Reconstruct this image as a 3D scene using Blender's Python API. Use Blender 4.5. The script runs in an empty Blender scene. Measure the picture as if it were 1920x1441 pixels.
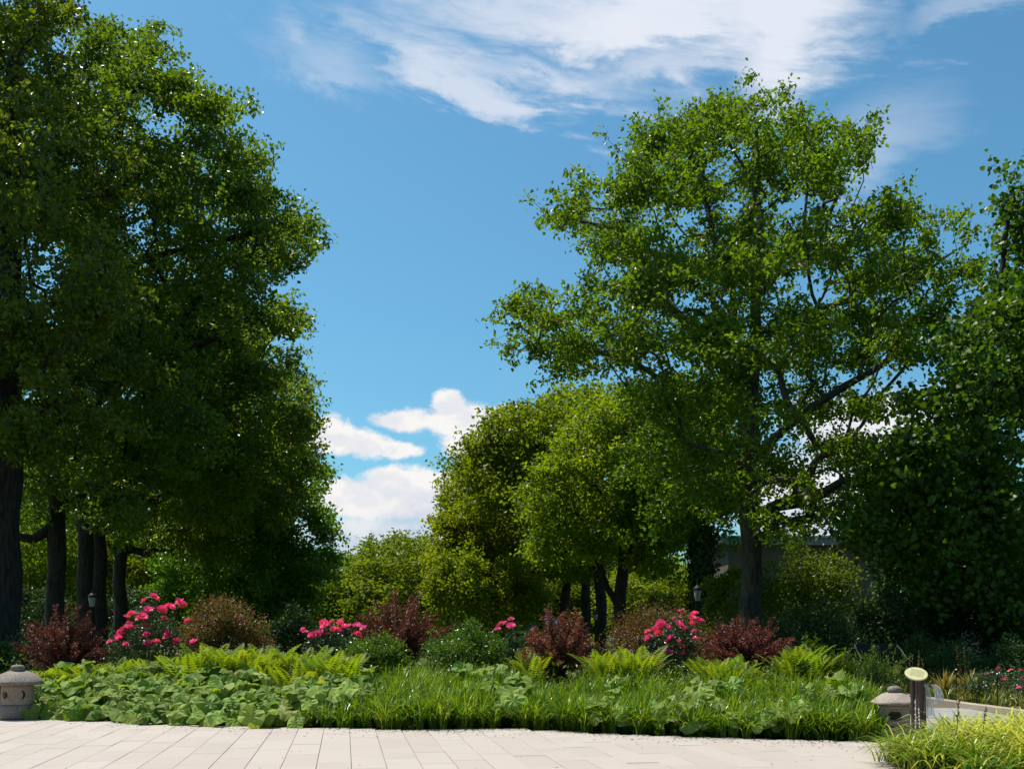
import bpy, bmesh, math, random
import numpy as np
from mathutils import Vector, Matrix

random.seed(7)
rng = np.random.default_rng(11)
SC = bpy.context.scene
COL = SC.collection
PI = math.pi

# ------------------------------------------------------------------ camera
F, CX, HZ, EYE = 2000.0, 960.0, 1180.0, 1.6      # focal length in photo pixels, principal column, horizon row, eye height
cam_d = bpy.data.cameras.new('camera')
cam = bpy.data.objects.new('camera', cam_d)
COL.objects.link(cam)
cam.location = (0, 0, EYE)
cam.rotation_euler = (PI / 2, 0, 0)
cam_d.sensor_width = 36.0
cam_d.lens = 36.0 * F / 1920.0
cam_d.shift_y = (HZ - 720.5) / 1920.0
cam_d.clip_start = 0.1
cam_d.clip_end = 3000
SC.camera = cam

# ------------------------------------------------------------------ sun, exposure
SUN_EL = math.radians(65)
SUN_AZ = math.radians(-54)                        # measured from +Y (straight ahead) towards +X
sd = bpy.data.lights.new('sun', 'SUN')
sd.energy = 4.9
sd.angle = math.radians(0.53)
sd.color = (1.0, 0.955, 0.88)
sun = bpy.data.objects.new('sun', sd)
COL.objects.link(sun)
to_sun = Vector((math.sin(SUN_AZ) * math.cos(SUN_EL), math.cos(SUN_AZ) * math.cos(SUN_EL), math.sin(SUN_EL)))
sun.rotation_euler = to_sun.to_track_quat('Z', 'Y').to_euler()
SC.view_settings.view_transform = 'Standard'
SC.view_settings.look = 'None'
SC.view_settings.exposure = 0.52
SC.view_settings.gamma = 1.0
SC.view_settings.use_curve_mapping = False
SC.cycles.max_bounces = 8
SC.cycles.diffuse_bounces = 4
SC.cycles.transmission_bounces = 4
SC.cycles.transparent_max_bounces = 8

# ------------------------------------------------------------------ world: sky and clouds
world = bpy.data.worlds.new('World')
SC.world = world
world.use_nodes = True
wt = world.node_tree
wt.nodes.clear()


class NT:
    """small helper for node trees: every method returns an output socket"""
    def __init__(s, tree):
        s.t = tree

    def n(s, kind, **kw):
        x = s.t.nodes.new(kind)
        for k, v in kw.items():
            setattr(x, k, v)
        return x

    def put(s, sock, v):
        if isinstance(v, bpy.types.NodeSocket):
            s.t.links.new(v, sock)
        elif v is not None:
            sock.default_value = v

    def m(s, op, a, b=None, c=None, clamp=False):
        x = s.n('ShaderNodeMath', operation=op, use_clamp=clamp)
        s.put(x.inputs[0], a)
        if b is not None: s.put(x.inputs[1], b)
        if c is not None: s.put(x.inputs[2], c)
        return x.outputs[0]

    def smooth(s, v, lo, hi, o0=0.0, o1=1.0):
        x = s.n('ShaderNodeMapRange', interpolation_type='SMOOTHSTEP')
        s.put(x.inputs[0], v)
        x.inputs[1].default_value = lo; x.inputs[2].default_value = hi
        x.inputs[3].default_value = o0; x.inputs[4].default_value = o1
        return x.outputs[0]

    def noise(s, vec, scale, detail=4.0, rough=0.55, dist=0.0):
        x = s.n('ShaderNodeTexNoise')
        s.put(x.inputs['Vector'], vec)
        x.inputs['Scale'].default_value = scale
        x.inputs['Detail'].default_value = detail
        x.inputs['Roughness'].default_value = rough
        x.inputs['Distortion'].default_value = dist
        return x.outputs[0]

    def xyz(s, a, b, c):
        x = s.n('ShaderNodeCombineXYZ')
        s.put(x.inputs[0], a); s.put(x.inputs[1], b); s.put(x.inputs[2], c)
        return x.outputs[0]

    def mix(s, f, a, b, blend='MIX'):
        x = s.n('ShaderNodeMix', data_type='RGBA', blend_type=blend)
        s.put(x.inputs[0], f); s.put(x.inputs[6], a); s.put(x.inputs[7], b)
        return x.outputs[2]

    def ramp(s, f, stops):
        x = s.n('ShaderNodeValToRGB')
        s.put(x.inputs[0], f)
        e = x.color_ramp.elements
        while len(e) < len(stops): e.new(0.5)
        for i, (p, c) in enumerate(stops):
            e[i].position = p
            e[i].color = (c[0], c[1], c[2], 1)
        return x.outputs[0]


w = NT(wt)
sky = w.n('ShaderNodeTexSky', sky_type='NISHITA', sun_disc=False)
sky.sun_elevation = SUN_EL
sky.sun_rotation = SUN_AZ
sky.air_density = 1.0
sky.dust_density = 1.3
sky.ozone_density = 2.5
tc = w.n('ShaderNodeTexCoord')
sep = w.n('ShaderNodeSeparateXYZ')
wt.links.new(tc.outputs['Generated'], sep.inputs[0])
az = w.m('ARCTAN2', sep.outputs[0], sep.outputs[1])
el = w.m('ARCSINE', sep.outputs[2])
tint = w.mix(1.0, sky.outputs[0], (0.55, 1.00, 1.06, 1), 'MULTIPLY')


def sky_pt(px, py):
    dx = px - CX
    return math.atan(dx / F), math.atan((HZ - py) / math.hypot(F, dx))


def blob(u, v, px, py, rx, ry, tilt=0.0):
    """1 at the middle of an ellipse of sky, falling to 0 at its rim and below 0 outside"""
    a0, e0 = sky_pt(px, py)
    t = math.radians(tilt)
    du = w.m('SUBTRACT', u, a0); dv = w.m('SUBTRACT', v, e0)
    p = w.m('ADD', w.m('MULTIPLY', du, math.cos(t) / (rx / F)), w.m('MULTIPLY', dv, math.sin(t) / (rx / F)))
    q = w.m('ADD', w.m('MULTIPLY', du, -math.sin(t) / (ry / F)), w.m('MULTIPLY', dv, math.cos(t) / (ry / F)))
    return w.m('SUBTRACT', 1.0, w.m('SQRT', w.m('ADD', w.m('MULTIPLY', p, p), w.m('MULTIPLY', q, q))))


def union(bs):
    r = bs[0]
    for b in bs[1:]:
        r = w.m('SMOOTH_MAX', r, b, 0.25)
    return r


# high thin cloud, drawn out along the wind
ct, st_ = math.cos(math.radians(-9)), math.sin(math.radians(-9))
ws = w.m('ADD', w.m('MULTIPLY', az, ct), w.m('MULTIPLY', el, st_))
wn = w.m('ADD', w.m('MULTIPLY', az, -st_), w.m('MULTIPLY', el, ct))
warp = w.noise(w.xyz(az, el, 3.0), 5.0, 4.0)
streak = w.noise(w.xyz(w.m('MULTIPLY', ws, 4.0), w.m('MULTIPLY', wn, 17.0), w.m('MULTIPLY', warp, 1.6)), 1.3, 9.0, 0.62, 0.4)
fine = w.noise(w.xyz(w.m('MULTIPLY', ws, 9.0), w.m('MULTIPLY', wn, 40.0), 1.0), 1.5, 8.0, 0.65, 0.6)
ua = w.m('ADD', az, w.m('MULTIPLY', w.m('SUBTRACT', warp, 0.5), 0.16))
va = w.m('ADD', el, w.m('MULTIPLY', w.m('SUBTRACT', streak, 0.5), 0.13))
ci = union([blob(ua, va, 1450, 20, 225, 140, 6), blob(ua, va, 1440, 120, 140, 95, 30), blob(ua, va, 1250, 30, 250, 75, 0), blob(ua, va, 1400, -90, 420, 110, 0)])
ci1 = union([blob(ua, va, 1000, 30, 420, 110, -4), blob(ua, va, 820, 110, 300, 50, -12), blob(ua, va, 1050, 165, 320, 48, -10), blob(ua, va, 1250, 150, 220, 60, 5), blob(ua, va, 800, -60, 300, 60, 0)])
ci2 = union([blob(ua, va, 1640, 260, 150, 100, 25), blob(ua, va, 1150, 215, 300, 45, -8), blob(ua, va, 600, 130, 170, 60, -12), blob(ua, va, 1790, 5, 150, 40, 12), blob(ua, va, 540, 70, 60, 40, -40)])


def thready(c, lo, hi, k1, k2):
    return w.smooth(w.m('ADD', w.m('ADD', c, w.m('MULTIPLY', w.m('SUBTRACT', streak, 0.5), k1)), w.m('MULTIPLY', w.m('SUBTRACT', fine, 0.5), k2)), lo, hi)


core = w.m('MULTIPLY', thready(ci, -0.05, 0.75, 1.0, 0.45), 0.95)
left_ = w.m('MULTIPLY', thready(ci1, -0.1, 1.15, 1.7, 1.1), 0.74)
thin = w.m('MULTIPLY', thready(ci2, 0.0, 1.0, 1.6, 0.5), 0.34)
cirrus = w.m('SUBTRACT', 1.0, w.m('MULTIPLY', w.m('MULTIPLY', w.m('SUBTRACT', 1.0, core), w.m('SUBTRACT', 1.0, left_)), w.m('SUBTRACT', 1.0, thin)))
# the same kind of cloud, drifting over the rest of the sky
away = w.smooth(w.m('ABSOLUTE', az), 0.55, 0.8)
rest = w.m('MULTIPLY', w.smooth(w.m('ADD', streak, w.noise(w.xyz(az, el, 9.0), 1.6, 3.0)), 1.02, 1.45), away)
cirrus = w.m('MAXIMUM', cirrus, rest)

# heaped cloud low down
cn = w.noise(w.xyz(az, w.m('MULTIPLY', el, 1.35), 0.0), 20.0, 9.0, 0.58, 0.15)
cn_up = w.noise(w.xyz(az, w.m('MULTIPLY', w.m('ADD', el, 0.006), 1.35), 0.0), 20.0, 9.0, 0.58, 0.15)
big = w.noise(w.xyz(az, w.m('MULTIPLY', el, 2.2), 5.0), 7.0, 3.0)
heap = union([blob(az, el, 605, 814, 86, 44, -12), blob(az, el, 668, 828, 90, 33, -10), blob(az, el, 735, 842, 75, 19, 0), blob(az, el, 768, 787, 78, 27, 0), blob(az, el, 860, 790, 85, 40, 0), blob(az, el, 945, 785, 80, 38, 0),
              blob(az, el, 842, 757, 38, 33, 0), blob(az, el, 880, 830, 70, 40, 0), blob(az, el, 750, 912, 100, 46, 0),
              blob(az, el, 650, 930, 100, 42, 0), blob(az, el, 585, 936, 60, 38, 0), blob(az, el, 835, 912, 60, 38, 0), blob(az, el, 740, 950, 180, 34, 0)])
heap2 = union([blob(az, el, 740, 1005, 330, 62, 0), blob(az, el, 1650, 800, 210, 90, 0), blob(az, el, 1560, 930, 300, 120, 0),
               blob(az, el, 300, 960, 400, 70, 0), blob(az, el, 1150, 960, 400, 60, 0)])
far_heap = w.m('MULTIPLY', w.m('MULTIPLY', w.smooth(big, 0.5, 0.72), away), w.smooth(w.m('ABSOLUTE', w.m('SUBTRACT', el, 0.12)), 0.16, 0.03))
wisp = w.noise(w.xyz(az, w.m('MULTIPLY', el, 1.5), 2.0), 75.0, 6.0, 0.65, 0.3)
cs = w.noise(w.xyz(az, w.m('MULTIPLY', el, 1.35), 0.0), 13.0, 4.0, 0.5, 0.1)
cs_up = w.noise(w.xyz(az, w.m('MULTIPLY', w.m('ADD', el, 0.011), 1.35), 0.0), 13.0, 4.0, 0.5, 0.1)
hd = w.m('ADD', w.m('ADD', heap, w.m('MULTIPLY', w.m('SUBTRACT', cn, 0.5), 1.25)), w.m('MULTIPLY', w.m('SUBTRACT', wisp, 0.5), 0.62))
hd2 = w.m('ADD', w.m('MULTIPLY', heap2, 1.0), w.m('MULTIPLY', w.m('SUBTRACT', cn, 0.5), 1.5))
cover = w.smooth(hd, 0.0, 0.40)
cover2 = w.m('MULTIPLY', w.smooth(hd2, 0.0, 0.6), 0.88)
lit = w.smooth(w.m('SUBTRACT', w.m('ADD', cs_up, w.m('MULTIPLY', cn_up, 0.3)), w.m('ADD', cs, w.m('MULTIPLY', cn, 0.3))), -0.09, 0.10, 1.0, 0.0)          # lit where the cloud thins upward
lit = w.m('ADD', w.m('MULTIPLY', lit, 0.62), w.m('MULTIPLY', w.smooth(el, 0.075, 0.145), 0.62), clamp=True)
cum_col = w.mix(lit, (0.56, 0.63, 0.78, 1), (0.97, 0.95, 0.93, 1))
cum_cover = w.m('MAXIMUM', w.m('MAXIMUM', cover, cover2), far_heap)

bg_sky = w.n('ShaderNodeBackground'); bg_sky.inputs[1].default_value = 0.089
wt.links.new(tint, bg_sky.inputs[0])
bg_ci = w.n('ShaderNodeBackground'); bg_ci.inputs[0].default_value = (0.83, 0.87, 0.96, 1); bg_ci.inputs[1].default_value = 0.675
bg_cu = w.n('ShaderNodeBackground'); bg_cu.inputs[1].default_value = 0.685
wt.links.new(cum_col, bg_cu.inputs[0])
ms1 = w.n('ShaderNodeMixShader'); ms2 = w.n('ShaderNodeMixShader')
wt.links.new(cirrus, ms1.inputs[0]); wt.links.new(bg_sky.outputs[0], ms1.inputs[1]); wt.links.new(bg_ci.outputs[0], ms1.inputs[2])
wt.links.new(cum_cover, ms2.inputs[0]); wt.links.new(ms1.outputs[0], ms2.inputs[1]); wt.links.new(bg_cu.outputs[0], ms2.inputs[2])
wo = w.n('ShaderNodeOutputWorld')
wt.links.new(ms2.outputs[0], wo.inputs[0])


# ------------------------------------------------------------------ helpers
def W(px, py, Y):
    """the world point at depth Y that the photograph shows at (px, py)"""
    return np.array(((px - CX) * Y / F, Y, EYE + (HZ - py) * Y / F))


def tag(o, label=None, cat=None, group=None, kind=None):
    if label: o['label'] = label
    if cat: o['category'] = cat
    if group: o['group'] = group
    if kind: o['kind'] = kind
    return o


def link(name, data, parent=None, loc=None, rot=None):
    o = bpy.data.objects.new(name, data)
    COL.objects.link(o)
    if parent is not None: o.parent = parent
    if loc is not None: o.location = loc
    if rot is not None: o.rotation_euler = rot
    return o


def thing(name, label, cat, loc=(0, 0, 0), rz=0.0, group=None):
    o = link(name, None, None, tuple(float(v) for v in loc), (0, 0, rz))
    o.empty_display_size = 0.2
    return tag(o, label, cat, group)


def copy_tree(o, parent=None):
    c = o.copy()
    COL.objects.link(c)
    if parent is not None:
        c.parent = parent
        c.matrix_parent_inverse = o.matrix_parent_inverse.copy()
    for ch in o.children:
        copy_tree(ch, c)
    return c


class Geo:
    """collects blocks of polygons and writes them as one mesh"""
    def __init__(s):
        s.v, s.blocks, s.n = [], [], 0

    def add(s, verts, faces, rnd=None, mi=0):
        verts = np.asarray(verts, dtype=np.float32).reshape(-1, 3)
        faces = np.asarray(faces, dtype=np.int32)
        if faces.ndim == 1: faces = faces[None, :]
        k = len(faces)
        if rnd is None: rnd = np.full(k, 0.5, np.float32)
        s.v.append(verts)
        s.blocks.append((faces + s.n, np.asarray(rnd, np.float32), np.full(k, mi, np.int32)))
        s.n += len(verts)

    def mesh(s, name, mats, smooth=False, origin=None):
        me = bpy.data.meshes.new(name)
        if not isinstance(mats, (list, tuple)): mats = [mats]
        for m_ in mats: me.materials.append(m_)
        if not s.v: return me
        V = np.concatenate(s.v)
        if origin is not None: V = V - np.asarray(origin, np.float32)
        me.vertices.add(len(V))
        me.vertices.foreach_set('co', V.ravel())
        idx = np.concatenate([b[0].ravel() for b in s.blocks])
        tot = np.concatenate([np.full(len(b[0]), b[0].shape[1], np.int32) for b in s.blocks])
        st = np.concatenate(([0], np.cumsum(tot)[:-1])).astype(np.int32)
        me.loops.add(len(idx)); me.polygons.add(len(tot))
        me.loops.foreach_set('vertex_index', idx.astype(np.int32))
        me.polygons.foreach_set('loop_start', st)
        me.polygons.foreach_set('loop_total', tot)
        me.polygons.foreach_set('material_index', np.concatenate([b[2] for b in s.blocks]))
        me.polygons.foreach_set('use_smooth', np.full(len(tot), smooth))
        a = me.attributes.new('rnd', 'FLOAT', 'FACE')
        a.data.foreach_set('value', np.concatenate([b[1] for b in s.blocks]))
        me.update(calc_edges=True)
        return me

    def obj(s, name, mats, parent=None, smooth=False, origin=None, loc=None):
        return link(name, s.mesh(name, mats, smooth, origin), parent, loc)


def unit(a):
    return a / np.maximum(np.linalg.norm(a, axis=-1, keepdims=True), 1e-9)


def lathe(g, prof, seg=32, mi=0, ang0=0.0, squareness=0.0, c=(0, 0)):
    """profile of (r, z) turned about z; squareness pulls the round towards a rounded square"""
    th = np.linspace(0, 2 * PI, seg, endpoint=False) + ang0
    if squareness > 0:
        n_ = 2 + 6 * squareness
        k = (np.abs(np.cos(th)) ** n_ + np.abs(np.sin(th)) ** n_) ** (-1 / n_)
    else:
        k = np.ones(seg)
    V, Fc = [], []
    for r, z in prof:
        V.append(np.stack([c[0] + r * k * np.cos(th), c[1] + r * k * np.sin(th), np.full(seg, z)], 1))
    for i in range(len(prof) - 1):
        for j in range(seg):
            a, b = i * seg + j, i * seg + (j + 1) % seg
            Fc.append((a, b, b + seg, a + seg))
    g.add(np.concatenate(V), Fc, mi=mi)


def box(g, lo, hi, mi=0, rnd=0.5):
    x0, y0, z0 = lo; x1, y1, z1 = hi
    v = [(x0, y0, z0), (x1, y0, z0), (x1, y1, z0), (x0, y1, z0), (x0, y0, z1), (x1, y0, z1), (x1, y1, z1), (x0, y1, z1)]
    f = [(0, 3, 2, 1), (4, 5, 6, 7), (0, 1, 5, 4), (1, 2, 6, 5), (2, 3, 7, 6), (3, 0, 4, 7)]
    g.add(v, f, [rnd] * 6, mi)


def prisms(g, A, B, ra, rb, k=5, mi=0, rnd=None):
    """tapered k-sided tubes from A to B, all at once"""
    A = np.asarray(A, float); B = np.asarray(B, float)
    n = len(A)
    if n == 0: return
    d = unit(B - A)
    up = np.where(np.abs(d[:, 2:3]) < 0.9, np.array([[0, 0, 1.0]]), np.array([[1.0, 0, 0]]))
    e1 = unit(np.cross(d, up)); e2 = np.cross(d, e1)
    th = np.linspace(0, 2 * PI, k, endpoint=False)
    ring = e1[:, None] * np.cos(th)[None, :, None] + e2[:, None] * np.sin(th)[None, :, None]
    V = np.concatenate([A[:, None] + ring * np.asarray(ra)[:, None, None], B[:, None] + ring * np.asarray(rb)[:, None, None]], 1)
    j = np.arange(k)
    f = np.stack([j, (j + 1) % k, (j + 1) % k + k, j + k], 1)
    Fc = (np.arange(n) * 2 * k)[:, None, None] + f[None]
    g.add(V.reshape(-1, 3), Fc.reshape(-1, 4), mi=mi)


def tube(g, pts, rad, k=8, mi=0, cap=True):
    """one smooth tube along a polyline"""
    P = np.asarray(pts, float); n = len(P)
    R = np.broadcast_to(np.asarray(rad, float), (n,))
    T = unit(np.gradient(P, axis=0))
    ref = np.array([1.0, 0, 0]) if abs(T[0][0]) < 0.8 else np.array([0, 1.0, 0])
    V = []
    th = np.linspace(0, 2 * PI, k, endpoint=False)
    for i in range(n):
        e1 = unit(np.cross(T[i], ref)); e2 = np.cross(T[i], e1)
        ref = np.cross(e1, T[i]) * -1 if False else ref
        V.append(P[i] + R[i] * (np.cos(th)[:, None] * e1 + np.sin(th)[:, None] * e2))
    Fc = [(i * k + j, i * k + (j + 1) % k, (i + 1) * k + (j + 1) % k, (i + 1) * k + j) for i in range(n - 1) for j in range(k)]
    V = np.concatenate(V)
    g.add(V, Fc, mi=mi)
    if cap:
        g.add(V[:k], [list(range(k))[::-1]], mi=mi)
        g.add(V[-k:], [list(range(k))], mi=mi)


LEAF = {
    # (u along the leaf, v across, w out of its plane), triangles
    'plain': (np.array([(0, 0, 0), (.45, -.5, .10), (1, 0, -.05), (.45, .5, .10)]), np.array([(0, 1, 2), (0, 2, 3)])),
    'oak': (np.array([(0, 0, 0), (.50, -.20, .05), (1, 0, -.08), (.50, .20, .05), (.40, 0, .03), (.62, -.60, .12), (.66, 0, .02), (.62, .60, .12)]),
            np.array([(0, 1, 3), (1, 2, 3), (4, 5, 6), (4, 6, 7)])),
    'maple': (np.array([(0, 0, 0), (.25, -.55, .10), (.62, -.42, .04), (1, 0, -.12), (.62, .42, .04), (.25, .55, .10)]),
              np.array([(0, 1, 2), (0, 2, 3), (0, 3, 4), (0, 4, 5)])),
}


def leaves(g, P, D, N, L, Wd, kind='plain', rnd=None, mi=0):
    tv, tf = LEAF[kind]
    n = len(P)
    if n == 0: return
    D = unit(D)
    B = unit(np.cross(N, D)); N = np.cross(D, B)
    L = np.broadcast_to(np.asarray(L, float), (n,)); Wd = np.broadcast_to(np.asarray(Wd, float), (n,))
    V = (P[:, None] + (L[:, None] * tv[None, :, 0])[..., None] * D[:, None] + (Wd[:, None] * tv[None, :, 1])[..., None] * B[:, None]
         + (L[:, None] * tv[None, :, 2])[..., None] * N[:, None])
    k = len(tv)
    Fc = (np.arange(n) * k)[:, None, None] + tf[None]
    if rnd is None: rnd = rng.random(n)
    g.add(V.reshape(-1, 3), Fc.reshape(-1, 3), np.repeat(rnd, len(tf)), mi)


def rdir(n):
    return unit(rng.normal(size=(n, 3)))


# ------------------------------------------------------------------ materials
def new_mat(name):
    m_ = bpy.data.materials.new(name)
    m_.use_nodes = True
    m_.node_tree.nodes.clear()
    return m_, NT(m_.node_tree)


def finish(h, shader, disp=None):
    o = h.n('ShaderNodeOutputMaterial')
    h.t.links.new(shader, o.inputs[0])


def foliage_mat(name, stops, trans=0.35, rough=0.38, spec=0.5, warm=(1.25, 1.15, 0.55)):
    m_, h = new_mat(name)
    at = h.n('ShaderNodeAttribute', attribute_name='rnd')
    col = h.ramp(at.outputs['Fac'], stops)
    oi = h.n('ShaderNodeObjectInfo')
    hs = h.n('ShaderNodeHueSaturation')
    h.put(hs.inputs['Hue'], h.m('MULTIPLY_ADD', oi.outputs['Random'], 0.040, 0.480))
    h.put(hs.inputs['Value'], h.m('MULTIPLY_ADD', h.m('FRACT', h.m('MULTIPLY', oi.outputs['Random'], 7.31)), 0.5, 0.75))
    h.put(hs.inputs['Color'], col)
    p = h.n('ShaderNodeBsdfPrincipled')
    h.put(p.inputs['Base Color'], hs.outputs[0])
    p.inputs['Roughness'].default_value = rough
    p.inputs['Specular IOR Level'].default_value = spec
    t = h.n('ShaderNodeBsdfTranslucent')
    h.put(t.inputs[0], h.mix(1.0, hs.outputs[0], (warm[0], warm[1], warm[2], 1), 'MULTIPLY'))
    mx = h.n('ShaderNodeMixShader'); mx.inputs[0].default_value = trans
    h.t.links.new(p.outputs[0], mx.inputs[1]); h.t.links.new(t.outputs[0], mx.inputs[2])
    finish(h, mx.outputs[0])
    return m_


def solid_mat(name, col, rough=0.6, spec=0.4, metal=0.0, vary=0.12, scale=6.0, bump=0.0, coords='Object', col2=None):
    m_, h = new_mat(name)
    t = h.n('ShaderNodeTexCoord')
    nz = h.noise(t.outputs[coords], scale, 6.0, 0.6)
    c2 = col2 or tuple(c * (1 - vary * 2) for c in col)
    c = h.mix(h.smooth(nz, 0.3, 0.7), (*c2, 1), (*col, 1))
    p = h.n('ShaderNodeBsdfPrincipled')
    h.put(p.inputs['Base Color'], c)
    p.inputs['Roughness'].default_value = rough
    p.inputs['Specular IOR Level'].default_value = spec
    p.inputs['Metallic'].default_value = metal
    if bump:
        b = h.n('ShaderNodeBump'); b.inputs['Strength'].default_value = bump
        h.put(b.inputs['Height'], h.noise(t.outputs[coords], scale * 5, 5.0, 0.65))
        h.t.links.new(b.outputs[0], p.inputs['Normal'])
    finish(h, p.outputs[0])
    return m_


def bark_mat(name, c1, c2):
    m_, h = new_mat(name)
    t = h.n('ShaderNodeTexCoord')
    mp = h.n('ShaderNodeMapping'); mp.inputs['Scale'].default_value = (1, 1, 0.16)
    h.t.links.new(t.outputs['Object'], mp.inputs[0])
    a = h.noise(mp.outputs[0], 14.0, 6.0, 0.65, 0.5)
    b = h.noise(t.outputs['Object'], 1.2, 4.0)
    c = h.mix(h.smooth(a, 0.35, 0.65), (*c1, 1), (*c2, 1))
    c = h.mix(h.smooth(b, 0.45, 0.7, 0.0, 0.4), c, (c2[0] * 1.1, c2[1] * 1.2, c2[2] * 0.9, 1))
    p = h.n('ShaderNodeBsdfPrincipled')
    h.put(p.inputs['Base Color'], c)
    p.inputs['Roughness'].default_value = 0.9
    p.inputs['Specular IOR Level'].default_value = 0.2
    bp = h.n('ShaderNodeBump'); bp.inputs['Strength'].default_value = 0.9; bp.inputs['Distance'].default_value = 0.06
    h.put(bp.inputs['Height'], a)
    h.t.links.new(bp.outputs[0], p.inputs['Normal'])
    finish(h, p.outputs[0])
    return m_


def stone_mat(name, base, dark, light, speck=90.0):
    m_, h = new_mat(name)
    t = h.n('ShaderNodeTexCoord')
    a = h.noise(t.outputs['Object'], speck, 3.0, 0.7)
    b = h.noise(t.outputs['Object'], 5.0, 6.0, 0.6)
    d = h.noise(t.outputs['Object'], 14.0, 5.0, 0.7)
    c = h.mix(h.smooth(a, 0.38, 0.62), (*dark, 1), (*base, 1))
    c = h.mix(h.smooth(a, 0.60, 0.72), c, (*light, 1))
    c = h.mix(h.smooth(b, 0.48, 0.72, 0.0, 0.55), c, (dark[0] * 0.9, dark[1] * 0.9, dark[2] * 0.95, 1))
    c = h.mix(h.smooth(d, 0.6, 0.75, 0.0, 0.35), c, (light[0], light[1], light[2], 1))
    p = h.n('ShaderNodeBsdfPrincipled')
    h.put(p.inputs['Base Color'], c)
    p.inputs['Roughness'].default_value = 0.85
    p.inputs['Specular IOR Level'].default_value = 0.35
    bp = h.n('ShaderNodeBump'); bp.inputs['Strength'].default_value = 0.5; bp.inputs['Distance'].default_value = 0.012
    h.put(bp.inputs['Height'], h.m('ADD', a, h.m('MULTIPLY', d, 1.5)))
    h.t.links.new(bp.outputs[0], p.inputs['Normal'])
    finish(h, p.outputs[0])
    return m_


def paver_mat(name, c1, c2, stain=(0.29, 0.25, 0.21)):
    m_, h = new_mat(name)
    t = h.n('ShaderNodeTexCoord')
    oi = h.n('ShaderNodeObjectInfo')
    geo = h.n('ShaderNodeNewGeometry')
    mp = h.n('ShaderNodeMapping'); mp.inputs['Scale'].default_value = (0.8, 5.0, 1.0)
    h.t.links.new(geo.outputs['Position'], mp.inputs[0])
    a = h.noise(mp.outputs[0], 4.0, 6.0, 0.6)
    s_ = h.noise(geo.outputs['Position'], 160.0, 2.0, 0.7)
    big_ = h.noise(geo.outputs['Position'], 0.9, 5.0, 0.6)
    f = h.m('ADD', h.m('MULTIPLY', oi.outputs['Random'], 0.55), h.m('MULTIPLY', a, 0.45))
    c = h.mix(h.smooth(f, 0.15, 0.85), (*c1, 1), (*c2, 1))
    c = h.mix(h.smooth(s_, 0.35, 0.65, 0.18, 0.0), c, (*stain, 1))
    c = h.mix(h.smooth(big_, 0.50, 0.75, 0.0, 0.34), c, (*stain, 1))
    p = h.n('ShaderNodeBsdfPrincipled')
    h.put(p.inputs['Base Color'], c)
    p.inputs['Roughness'].default_value = 0.8
    p.inputs['Specular IOR Level'].default_value = 0.3
    bp = h.n('ShaderNodeBump'); bp.inputs['Strength'].default_value = 0.25; bp.inputs['Distance'].default_value = 0.004
    h.put(bp.inputs['Height'], s_)
    h.t.links.new(bp.outputs[0], p.inputs['Normal'])
    finish(h, p.outputs[0])
    return m_


def ground_mat(name, c1, c2, c3):
    m_, h = new_mat(name)
    geo = h.n('ShaderNodeNewGeometry')
    a = h.noise(geo.outputs['Position'], 0.35, 6.0, 0.6)
    b = h.noise(geo.outputs['Position'], 9.0, 5.0, 0.7)
    c = h.mix(h.smooth(a, 0.35, 0.65), (*c1, 1), (*c2, 1))
    c = h.mix(h.smooth(b, 0.5, 0.7, 0.0, 0.6), c, (*c3, 1))
    p = h.n('ShaderNodeBsdfPrincipled')
    h.put(p.inputs['Base Color'], c)
    p.inputs['Roughness'].default_value = 0.95
    p.inputs['Specular IOR Level'].default_value = 0.15
    bp = h.n('ShaderNodeBump'); bp.inputs['Strength'].default_value = 0.8; bp.inputs['Distance'].default_value = 0.05
    h.put(bp.inputs['Height'], b)
    h.t.links.new(bp.outputs[0], p.inputs['Normal'])
    finish(h, p.outputs[0])
    return m_


M = {}
M['oak'] = foliage_mat('oak_leaf', [(0, (0.068, 0.116, 0.006)), (0.5, (0.122, 0.188, 0.008)), (1, (0.18, 0.245, 0.013))], 0.52, 0.42, 0.3, (1.35, 1.32, 0.35))
M['dark_oak'] = foliage_mat('shaded_oak_leaf', [(0, (0.062, 0.12, 0.009)), (0.5, (0.112, 0.185, 0.012)), (1, (0.175, 0.25, 0.018))], 0.52, 0.36, 0.42, (1.35, 1.32, 0.35))
M['lime'] = foliage_mat('lime_leaf', [(0, (0.1, 0.16, 0.006)), (0.5, (0.158, 0.225, 0.008)), (1, (0.215, 0.28, 0.014))], 0.58, 0.42, 0.3, (1.4, 1.3, 0.35))
M['maple'] = foliage_mat('maple_leaf', [(0, (0.046, 0.092, 0.008)), (0.6, (0.085, 0.142, 0.012)), (1, (0.15, 0.205, 0.018))], 0.48, 0.42, 0.25, (1.35, 1.32, 0.35))
M['far_leaf'] = foliage_mat('far_leaf', [(0, (0.08, 0.128, 0.008)), (0.5, (0.12, 0.175, 0.01)), (1, (0.165, 0.215, 0.014))], 0.54, 0.6, 0.15, (1.4, 1.3, 0.35))
M['conifer'] = foliage_mat('conifer_needle', [(0, (.015, .030, .014)), (1, (.030, .050, .022))], 0.1, 0.5, 0.3)
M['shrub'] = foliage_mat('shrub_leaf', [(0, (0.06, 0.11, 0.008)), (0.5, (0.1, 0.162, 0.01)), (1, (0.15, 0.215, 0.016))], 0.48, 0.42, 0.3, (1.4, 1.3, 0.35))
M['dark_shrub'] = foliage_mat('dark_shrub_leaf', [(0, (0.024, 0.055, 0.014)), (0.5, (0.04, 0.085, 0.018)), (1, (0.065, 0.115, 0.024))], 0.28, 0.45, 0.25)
M['yellow_shrub'] = foliage_mat('yellow_shrub_leaf', [(0, (.10, .14, .012)), (1, (.20, .22, .02))], 0.45, 0.4, 0.4)
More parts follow.
